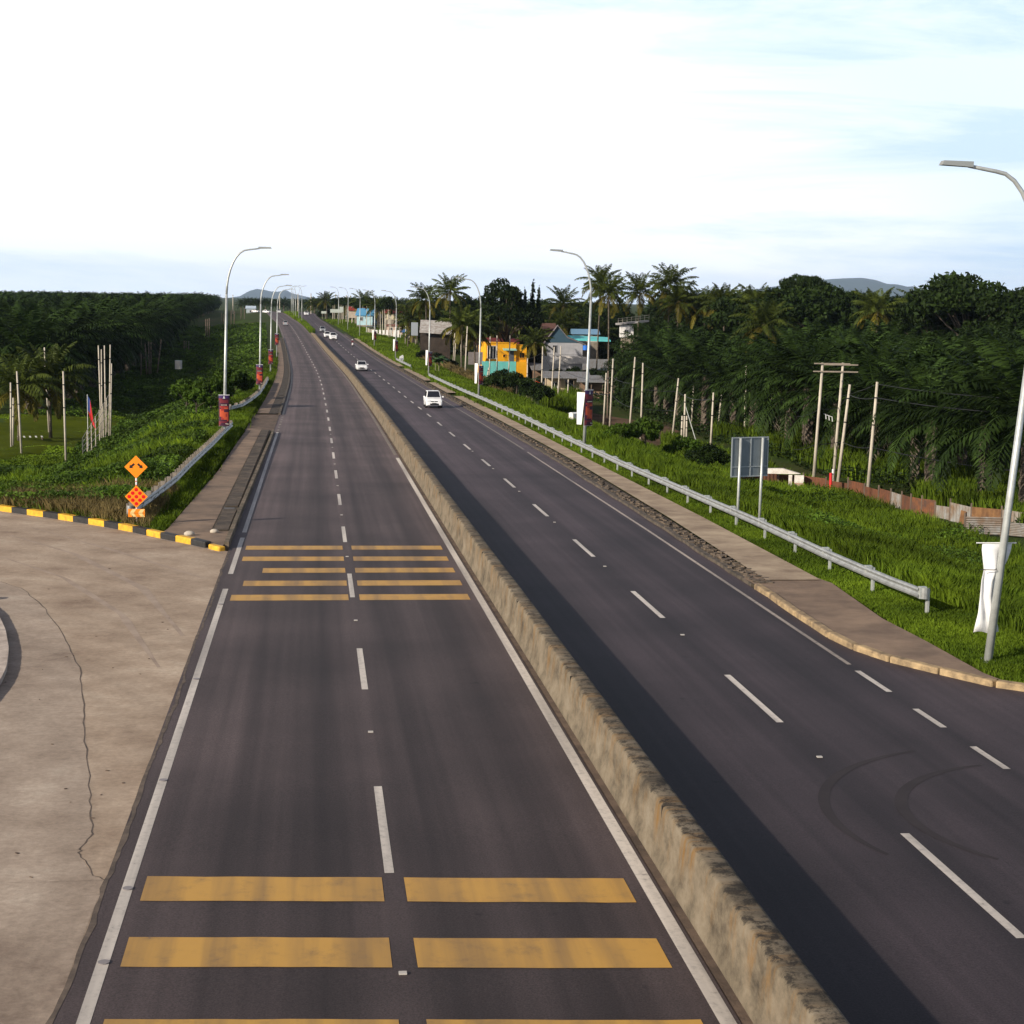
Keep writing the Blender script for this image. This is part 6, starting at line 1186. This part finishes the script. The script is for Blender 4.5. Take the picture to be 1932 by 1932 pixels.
# narrow conifers
def conifer():
    rng = np.random.default_rng(44); t = empty('conifer', cat='tree', label='x'); m = MB(); m.tube([(0,0,-.4),(0,0,11)], [.18,.03], 7); m.build('trunk', BARK, t); bl = [(rng.uniform(-.15,.15), rng.uniform(-.15,.15), z, 1.15*(1-z/12.4), 1.15*(1-z/12.4), .8) for z in np.arange(1.5, 12, .5)]; V, Fq, T_ = leafcloud(rng, bl, 3500, .2, .5, .9); npmesh('crown', V, Fq, LEAF_BROAD, t, T_); return reg(t)
CN = conifer()
for u, vt, lb in ((1005,526,'tallest pointed conifer on the skyline above the gabled house'),(992,541,'shorter pointed conifer left of the tallest one'),(1016,537,'pointed conifer right of the tallest one')): tree_at(CN, u, vt, 330, 12, lb)
# dark tree mass along the middle distance
gr = 'dark trees closing the middle distance'
for i, u in enumerate(np.arange(612, 1165, 15.5)):
    Y = float(np.interp(u, [600,760,900,1165], [700,560,430,380]))+rg.uniform(-20, 20); vt = float(np.interp(u, [600,700,900,1165], [574,566,566,572]))+rg.uniform(-7, 6)
    tree_at([B4, B2][i % 2], u+rg.uniform(-4, 4), vt, Y, 12, 'dark tree in the unbroken line closing the view behind the houses', gr, sx=rg.uniform(.8, 1.3))
for i, u in enumerate(np.arange(455, 612, 11.5)):
    Y = 900+rg.uniform(-30, 60); q = xz(u, 562+rg.uniform(-6, 3), Y); g = zt(q.x, Y); s_ = (q.z-g)/11.6; put(OP[rg.randrange(4)], q.x, Y, g, max(.7, s_), rg.uniform(0, 6.28), 'palm in the distant dark row beyond the crest', 'distant palms beyond the crest')
for i, u in enumerate(np.arange(780, 1160, 13)):
    Y = float(np.interp(u, [780,900,1165], [410,372,358]))+rg.uniform(-6, 25); vt = float(np.interp(u, [780,900,1165], [588,584,590]))+rg.uniform(-10, 10)
    if rg.random() < .55: q = xz(u, vt, Y); g = zt(q.x, Y); tall(q.x, Y, g, q.z-g, 'coconut palm among the dense trees around the village houses', 'coconut palms around the village')
    else: tree_at(B4 if i % 2 else B1, u, vt+6, Y+8, 12, 'broadleaf tree among the dense trees around the village houses', 'broadleaf trees around the village', sx=1.1)
# trunks grove (thin tall trees up the right)
def thin():
    rng = np.random.default_rng(77); t = empty('slender_tree', cat='tree', label='x'); m = MB(); m.tube([(0,0,-.3),(.2,0,5),(.1,.1,9.5)], [.16,.12,.05], 6); m.build('trunk', POSTC, t); V, Fq, T_ = leafcloud(rng, [(0,0,9.5,1.8,1.8,1.5),(.8,.3,8.3,1.2,1.2,.9),(-.7,.4,8.6,1.1,1.1,.9)], 900, .28); npmesh('crown', V, Fq, LEAF_BROAD, t, T_); return reg(t)
TH = thin()
for k in range(26):
    u = 628+k*4.3+rg.uniform(-2, 2); Y = float(np.interp(u, [620,745], [640,470]))+rg.uniform(-25, 25); tree_at(TH, u, 562+rg.uniform(-5, 8), Y, 11, 'slender pale trunked tree in the grove up the right side', 'slender trees up the right side')
# banana plants and shrubs
def banana():
    rng = np.random.default_rng(9); t = empty('banana_plant', cat='banana plant', label='x'); m = MB()
    for k in range(3): a = k*2.1; m.tube([(.3*math.cos(a),.3*math.sin(a),-.2),(.35*math.cos(a),.35*math.sin(a),1.9)], [.14,.09], 7)
    m.build('stem', nmat('banana_stem', (.13,.14,.06), .7), t); V = []; Fq = []; Tn = []
    for k in range(22):
        az = k*2.4; el = R(rng.uniform(35, 80)); L_ = rng.uniform(1.7, 2.5); p = np.array([.35*math.cos(k*2.1), .35*math.sin(k*2.1), 1.7]); side = np.array([-math.sin(az), math.cos(az), 0]); n = 7; g = rng.uniform(.8, 1.3); b = len(V)
        for i in range(n+1):
            w = .30*math.sin(math.pi*(.08+.9*i/n))**.6; V += [p-side*w+np.array([0,0,-w*.35]), p, p+side*w+np.array([0,0,-w*.35])]; Tn += [g, g*1.3, g]; p = p+L_/n*np.array([math.cos(az)*math.cos(el), math.sin(az)*math.cos(el), math.sin(el)]); el -= R(16)
        for i in range(n): Fq += [(b+3*i, b+3*i+1, b+3*i+4, b+3*i+3), (b+3*i+1, b+3*i+2, b+3*i+5, b+3*i+4)]
    npmesh('leaves', np.array(V), np.array(Fq), LEAF_BAN, t, np.array(Tn)); return reg(t)
BN = banana()
for i, (u, v, Y, s_, lb) in enumerate([(968,722,232,1.15,'banana plant in front of the turquoise fence'),(985,732,226,1.2,'banana plant with upright bright leaves left of the orange canopy'),(946,728,222,1.05,'leftmost banana plant of the dark clump'),(1000,742,222,1.0,'banana plant at the right end of the dark clump'),(826,695,248,1.0,'banana plant in the dry grass right of the fourth right lamp')]):
    q = xz(u, v, Y); put(BN, q.x, Y, zt(q.x, Y), s_, i*1.3, lb, None)
SB = broad_proto(61, 3.2, 4.2, 3000, .17, 'x', name='shrub', mat=LEAF_BROAD, nb=14, low=.15, flat=.8, cat='shrub'); SG = broad_proto(62, 3.0, 3.2, 2600, .19, 'x', name='shrub', mat=LEAF_SHRUB, nb=14, low=.15, flat=.9, cat='shrub')
for (pr, u, v, s_, lb, Y) in [(SB,945,748,1.05,'dark bush under the banana plants, left part',205),(SB,975,755,1.15,'dark bush under the banana plants, right part',203),(SB,1010,765,1.0,'low dark bush before the orange canopy',200),
   (SG,432,742,1.25,'tall leafy bush behind the nearest left lamp post',150),(SG,400,755,1.0,'leafy bush left of the nearest left lamp post',146),(SG,352,745,1.15,'bright green bush below the white cabinet on the left slope',150),(SG,372,760,.8,'small bush in front of the bright green one on the left slope',142),(SG,440,725,1.0,'bush right of the nearest left lamp post, farther back',165),
   (SG,1290,870,.8,'rounded bright bush before the pole cluster',112),(SG,1215,850,.9,'green bush on the verge right of the second right lamp',112),(SB,1330,900,.7,'dark low bush left of the grey sign back',108),(SB,802,640,.8,'dark bush at the left foot of the zinc roofed barn',318),(SB,828,643,.9,'dark bush in front of the zinc roofed barn',316),(SB,850,640,.8,'dark bush at the right foot of the zinc roofed barn',318),(SB,1046,704,1.2,'dark bush in front of the grey house wall, left part',290),(SB,1078,706,1.3,'dark bush in front of the grey house wall, middle part',288),(SB,1112,704,1.2,'dark bush right of the grey house wall',290),(SG,1170,846,.6,'small bush close to the second right lamp foot',110)]:
    q = xz(u, v, Y); put(pr, q.x, Y, zt(q.x, Y)-.1, s_, rg.uniform(0, 6), lb, None)
t = empty('palm_stump', (0,0,0), 0, 'bare scaly palm trunk standing in the shade near the right edge', 'palm trunk'); q = at(1858, 940); t.location = (q.x, q.y, zt(q.x, q.y)); m = MB(); V = []; n = 12
for j in range(12):
    for i in range(n): w = 2*math.pi*(i+.5*(j % 2))/n; r_ = (.42+.13*((i+j) % 2))*(1.1-.035*j); V.append((r_*math.cos(w), r_*math.sin(w), 3.6*j/11-.3))
m.add(V, [(j*n+i, j*n+(i+1) % n, (j+1)*n+(i+1) % n, (j+1)*n+i) for j in range(11) for i in range(n)]); m.build('trunk', nmat('stump_bark', (.30,.22,.13), .9, col2=(.10,.07,.05), vs=4), t)

# ---------------------------------------------------------------- ground cover (nobody could count it)
def blades(name, label, n, xs, hmin, hmax, wd, mat, seed, per=5, lean=.5, tones=(.7, 1.3)):
    """xs(rng,n) -> x,y positions; tufts of narrow bent blades"""
    rng = np.random.default_rng(seed); x, y = xs(rng, n); z = T(x, y)-.08; dist = np.clip(y/60, 1, 6)
    x = np.repeat(x, per)+rng.normal(size=n*per)*.10*np.repeat(dist, per)**.5; y = np.repeat(y, per)+rng.normal(size=n*per)*.10; z = np.repeat(z, per); dd = np.repeat(dist, per)
    hf = .55+.9*fbm(x, y, .35); h = rng.uniform(hmin, hmax, n*per)*hf*(.85+.15*dd); a = rng.uniform(0, 6.283, n*per); l = rng.uniform(.1, 1, n*per)*lean*h; w = wd*rng.uniform(.6, 1.4, n*per)*dd**.75
    cx, cy = np.cos(a), np.sin(a); b = rng.uniform(0, 3.14, n*per); wx, wy = np.cos(b)*w, np.sin(b)*w
    P0 = np.stack([x-wx, y-wy, z], 1); P1 = np.stack([x+wx, y+wy, z], 1); m = np.stack([x+cx*l*.35, y+cy*l*.35, z+h*.62], 1); W_ = np.stack([wx, wy, wx*0], 1)*.7; tip = np.stack([x+cx*l, y+cy*l, z+h*rng.uniform(.75, 1, n*per)], 1)
    V = np.stack([P0, P1, m+W_, tip, m-W_], 1).reshape(-1, 3); F5 = np.arange(5*n*per).reshape(-1, 5); t = np.repeat(rng.uniform(*tones, n*per)*(.35+1.25*fbm(x, y, .14)), 5)
    o = npmesh(name, V, F5, mat, None, t, k=5); tag(o, label, kind='stuff')
def leaves(name, label, n, xs, size, mat, seed, hmul=1.0, tones=(.6, 1.35)):
    rng = np.random.default_rng(seed); x, y = xs(rng, n); m = np.clip(fbm(x+50, y, .16)*1.5-.35, 0, 1.2)*hmul; z = T(x, y)-.1+m*np.sqrt(rng.random(n))*1.25+.05
    d = np.clip(y/80, .9, 5); a = rng.normal(size=(n, 3)); a[:, 2] *= .6; a /= np.linalg.norm(a, axis=1)[:, None]; b = np.cross(a, rng.normal(size=(n, 3))); b /= np.linalg.norm(b, axis=1)[:, None]; s = (size*rng.uniform(.5, 1.5, n)*d**.8)[:, None]
    C = np.stack([x, y, z], 1); V = np.stack([C-a*s, C-b*s*.5, C+a*s, C+b*s*.5], 1).reshape(-1, 3); t = np.repeat(rng.uniform(*tones, n)*(.2+1.55*fbm(x, y, .22)), 4)
    o = npmesh(name, V, np.arange(4*n).reshape(-1, 4), mat, None, t); tag(o, label, kind='stuff')
def region(smin, smax, ymin, ymax, pw=1.6, cond=None):
    def f(rng, n):
        X = []; Y = []; k = 0
        while k < n:
            q = rng.random(n*2); e = 1-pw; y = (ymin**e+q*(ymax**e-ymin**e))**(1/e); a = smin(y) if callable(smin) else smin; b = smax(y) if callable(smax) else smax; s = a+(b-a)*rng.random(n*2); x = XC(y)+s
            u = 595+3100*x/y; ok = (u > -60) & (u < 2010)
            if cond is not None: ok &= cond(x, y, s, rng)
            X.append(x[ok]); Y.append(y[ok]); k += ok.sum()
        return np.concatenate(X)[:n], np.concatenate(Y)[:n]
    return f
lk_x = np.array([p.x for p in reversed(kl)]); lk_y = np.array([p.y for p in reversed(kl)])
def behind_kerb(x, y, s, rng): return y > np.interp(x, lk_x, lk_y)+.35
apx = np.array([p.x for p in ap_out]); apy = np.array([p.y for p in ap_out])
def grass_right_ok(x, y, s, rng):
    edge = np.interp(-y, -np.array([60, 50.5, 47, 43.5, 40.3, 37.2, 35.5]), np.array([15.7, 15.85, 16.0, 16.5, 16.9, 17.8, 19])) if False else np.where(y > 49.5, XC(y)+np.interp(y, [49.5,66,93,200], [14.72,14.86,14.78,14.9])+.05, np.interp(y, apy[::-1], apx[::-1]))
    return (x > edge+.02*rng.random(len(x)))
notyard = lambda x, y: ~((595+3100*x/y > 1000) & (595+3100*x/y < 1260) & (y > 165))
blades('grass', 'short green grass on the verge right of the path', 46000, region(14.7, 18.5, 33, 300, 1.8, grass_right_ok), .07, .24, .014, GRASSM, 101, per=6)
blades('grass', 'tall bright grass covering the slope behind the right guardrail', 72000, region(17.6, 41, 36, 190, 1.7, lambda x, y, s, r: grass_right_ok(x, y, s, r) & notyard(x, y) & (r.random(len(x)) < 1.0-.03*(s-17))), .28, .80, .016, GRASSM, 102, per=6)
leaves('undergrowth', 'leafy weeds mixed into the right slope', 60000, region(18.5, 40, 38, 170, 1.6, lambda x, y, s, r: notyard(x, y) & (fbm(x, y, .12) > .42)), .06, LEAF_SHRUB, 103, .55)
leaves('undergrowth', 'dark undergrowth beneath the right palm grove', 60000, region(44, 95, 100, 330, 1.3), .10, LEAF_BROAD, 120, 1.6)
blades('grass', 'green grass on the verge beyond the second right lamp', 40000, region(14.9, 30, 150, 620, 1.4, lambda x, y, s, r: notyard(x, y)), .2, .55, .016, GRASSM, 104, per=5)
blades('dry_grass', 'dry brown grass in the low ground right of the road', 16000, region(22, 40, 175, 330, 1.2, lambda x, y, s, r: (595+3100*x/y < 960)), .5, 1.1, .02, GRASSD, 105, per=5)
leaves('undergrowth', 'dense creepers covering the slope left of the road', 300000, region(lambda y: np.interp(y, [70,330,600], [-34,-40,-36]), -8.1, 68, 560, 1.9, lambda x, y, s, r: behind_kerb(x, y, s, r) & ~((s < -24) & (y > 152) & (y < 212))), .085, LEAF_SHRUB, 106, 1.0)
blades('grass', 'grass along the left guardrail and behind the kerb', 46000, region(lambda y: np.interp(y, [60,75,110], [-12,-14,-9.5]), -6.3, 60, 330, 1.8, lambda x, y, s, r: behind_kerb(x, y, s, r) & ((s < np.interp(y, [57,62,86], [-7.25,-6.7,-6.2])))), .15, .55, .018, GRASSM, 107, per=5)
blades('grass', 'tall weeds standing in the left foreground slope', 7000, region(-26, -8.5, 72, 150, 1.5, lambda x, y, s, r: behind_kerb(x, y, s, r) & (fbm(x, y, .15) > .5)), .4, .95, .016, GRASSM, 108, per=5)
blades('dry_grass', 'dry straw coloured tufts around the orange sign', 5200, region(-14, -7.4, 61, 76, 1.2, lambda x, y, s, r: behind_kerb(x, y, s, r) & (fbm(x, y, .5) > .45)), .3, .85, .012, GRASSD, 109, per=7)
blades('lawn_grass', 'mown lawn beneath the left coconut palms', 22000, region(-45, -23, 152, 216, 1.2), .05, .14, .05, GRASSM, 110, per=3, tones=(.8, 1.2))
blades('grass', 'grass tufts in the median at the crest', 5000, region(4.7, lambda y: 4.7+SH(y), 460, 800, 1.2), .3, .8, .02, GRASSM, 111, per=4)
blades('grass', 'tall reed clump in front of the tin sheds', 7000, region(26, 42, 212, 246, 1.2, lambda x, y, s, r: (595+3100*x/y > 1028) & (595+3100*x/y < 1095)), 1.2, 2.2, .02, GRASSM, 112, per=5, lean=.35)
blades('grass', 'tall reeds at the foot of the right palm grove', 9000, region(45.5, 58, 95, 190, 1.4, lambda x, y, s, r: fbm(x, y, .1) > .42), .8, 1.7, .03, GRASSM, 113, per=5, lean=.35, tones=(.5, .9))
yard = polysheet('yard', [(p.x, p.y) for p in [xz(1000, 700, 176), xz(1120, 700, 170), xz(1290, 700, 172), xz(1290, 700, 236), xz(1180, 700, 262), xz(1000, 700, 262)]], DIRT, .02) if False else None
def patch(name, cx, cy, rx, ry, mat, label, seed, dz=.0):
    V = []; q = []; nr_, na = 14, 40
    for j in range(nr_+1):
        for i in range(na):
            a = 2*math.pi*i/na; k = (j/nr_)*(.8+.4*float(vn(math.cos(a)*1.6+seed, math.sin(a)*1.6, 1.))); x = cx+rx*k*math.cos(a); y = cy+ry*k*math.sin(a); V.append((x, y, zt(x, y)+(.05+dz)*(1 if j < nr_ else -2)))
    for j in range(nr_): q += [(j*na+i, j*na+(i+1) % na, (j+1)*na+(i+1) % na, (j+1)*na+i) for i in range(na)]
    m = MB(); m.add(V, q); o = m.build(name, mat, None, True); tag(o, label, kind='structure')
DRY = nmat('yard_soil', (.16,.105,.07), 1, spec=.03, col2=(.07,.048,.033), vs=.35)
patch('yard', 33, 212, 12, 34, DRY, 'bare brown soil of the yard before the tin sheds', 1)
patch('bank', 35, 147, 9, 16, nmat('bank_soil', (.085,.058,.04), .95, col2=(.035,.026,.018), vs=.5), 'dark bare bank behind the second right lamp', 2)
patch('lawn', -33, 184, 13, 30, nmat('lawn_ground', (.070,.088,.006), 1, spec=.02, col2=(.045,.062,.005), vs=.3), 'smooth mown lawn under the left coconut palms', 3, .05)
leaves('undergrowth', 'broad leafed clumps scattered over the right slope', 26000, region(18.8, 42, 40, 165, 1.5, lambda x, y, s, r: notyard(x, y) & (fbm(x+9, y, .2) > .56)), .075, LEAF_SHRUB, 122, 1.1)
# litter and stones by the kerb end
for u, v, r_, lb in ((357, 1018, .16, 'pale rounded stone lying on the path end near the kerb'), (404, 1013, .13, 'grey rounded stone beside the drain slabs')):
    q = at(u, v); m = MB(); nn = 10; V = [(r_*1.3*math.sin(math.pi*j/5)*math.cos(2*math.pi*i/nn)*(1+.12*math.sin(i*2.3)), r_*math.sin(math.pi*j/5)*math.sin(2*math.pi*i/nn), r_*.7*math.cos(math.pi*j/5)) for j in range(6) for i in range(nn)]
    m.add(V, [(j*nn+i, j*nn+(i+1) % nn, (j+1)*nn+(i+1) % nn, (j+1)*nn+i) for j in range(5) for i in range(nn)]); o = m.build('stone', nmat('stone_pale', (.5,.44,.36), .9, var=.2), None, True, (q.x, q.y, q.z+.15+r_*.4)); tag(o, lb, 'stone')

# ---------------------------------------------------------------- hills
def hill(label, u_pts, Y, depth, seed):
    us = np.linspace(u_pts[0][0], u_pts[-1][0], 90); vs = np.interp(us, [a for a, _ in u_pts], [b for _, b in u_pts]); n = 14; V = []
    top = np.array([xz(u, v, Y).z for u, v in zip(us, vs)]); X = np.array([xz(u, 560, Y).x for u in us])
    for j in range(n+1):
        f = j/n; k = math.sin(math.pi*f)**.8; yy = Y-depth/2+depth*f
        for i in range(90): V.append((X[i], yy, -20+(top[i]+20)*k*(.82+.18*float(vn(i*.21, j*.6+seed, 1.)) if 0 < f < .45 else 1)))
    q = [(j*90+i, j*90+i+1, (j+1)*90+i+1, (j+1)*90+i) for j in range(n) for i in range(89)]
    m = MB(); m.add(V, q); o = m.build('hills', nmat('hill_forest', (.035,.055,.03), .95, var=.5, vs=.004), None, True); tag(o, label, kind='structure')
hill('blue wooded hills at the end of the road', [(380,566),(430,563),(458,558),(470,549),(484,545),(500,547),(512,550),(528,550),(540,547),(550,553),(566,557),(585,561),(620,564),(700,567)], 16000, 3600, 1)
hill('blue hill ridge above the right hand trees', [(1330,566),(1400,553),(1460,541),(1495,537),(1520,530),(1560,527),(1590,525),(1625,524),(1650,528),(1680,538),(1700,542),(1722,540),(1745,548),(1800,562),(1850,575)], 15000, 3600, 2)

# ---------------------------------------------------------------- haze
hz = MB(); hz.box((0, 9400, 150), (16000, 19600, 330)); ho = hz.build('haze', None if False else bpy.data.materials.new('haze_air')); tag(ho, 'thin morning haze', kind='stuff')
hm = ho.data.materials[0]; hm.use_nodes = True; t_ = hm.node_tree; t_.nodes.remove(t_.nodes['Principled BSDF']); pv = N(t_, 'ShaderNodeVolumePrincipled'); pv.inputs['Color'].default_value = (.62,.78,1,1); pv.inputs['Density'].default_value = .000038; pv.inputs['Anisotropy'].default_value = .2
t_.links.new(pv.outputs[0], t_.nodes['Material Output'].inputs['Volume'])
print('objects', len(bpy.data.objects))
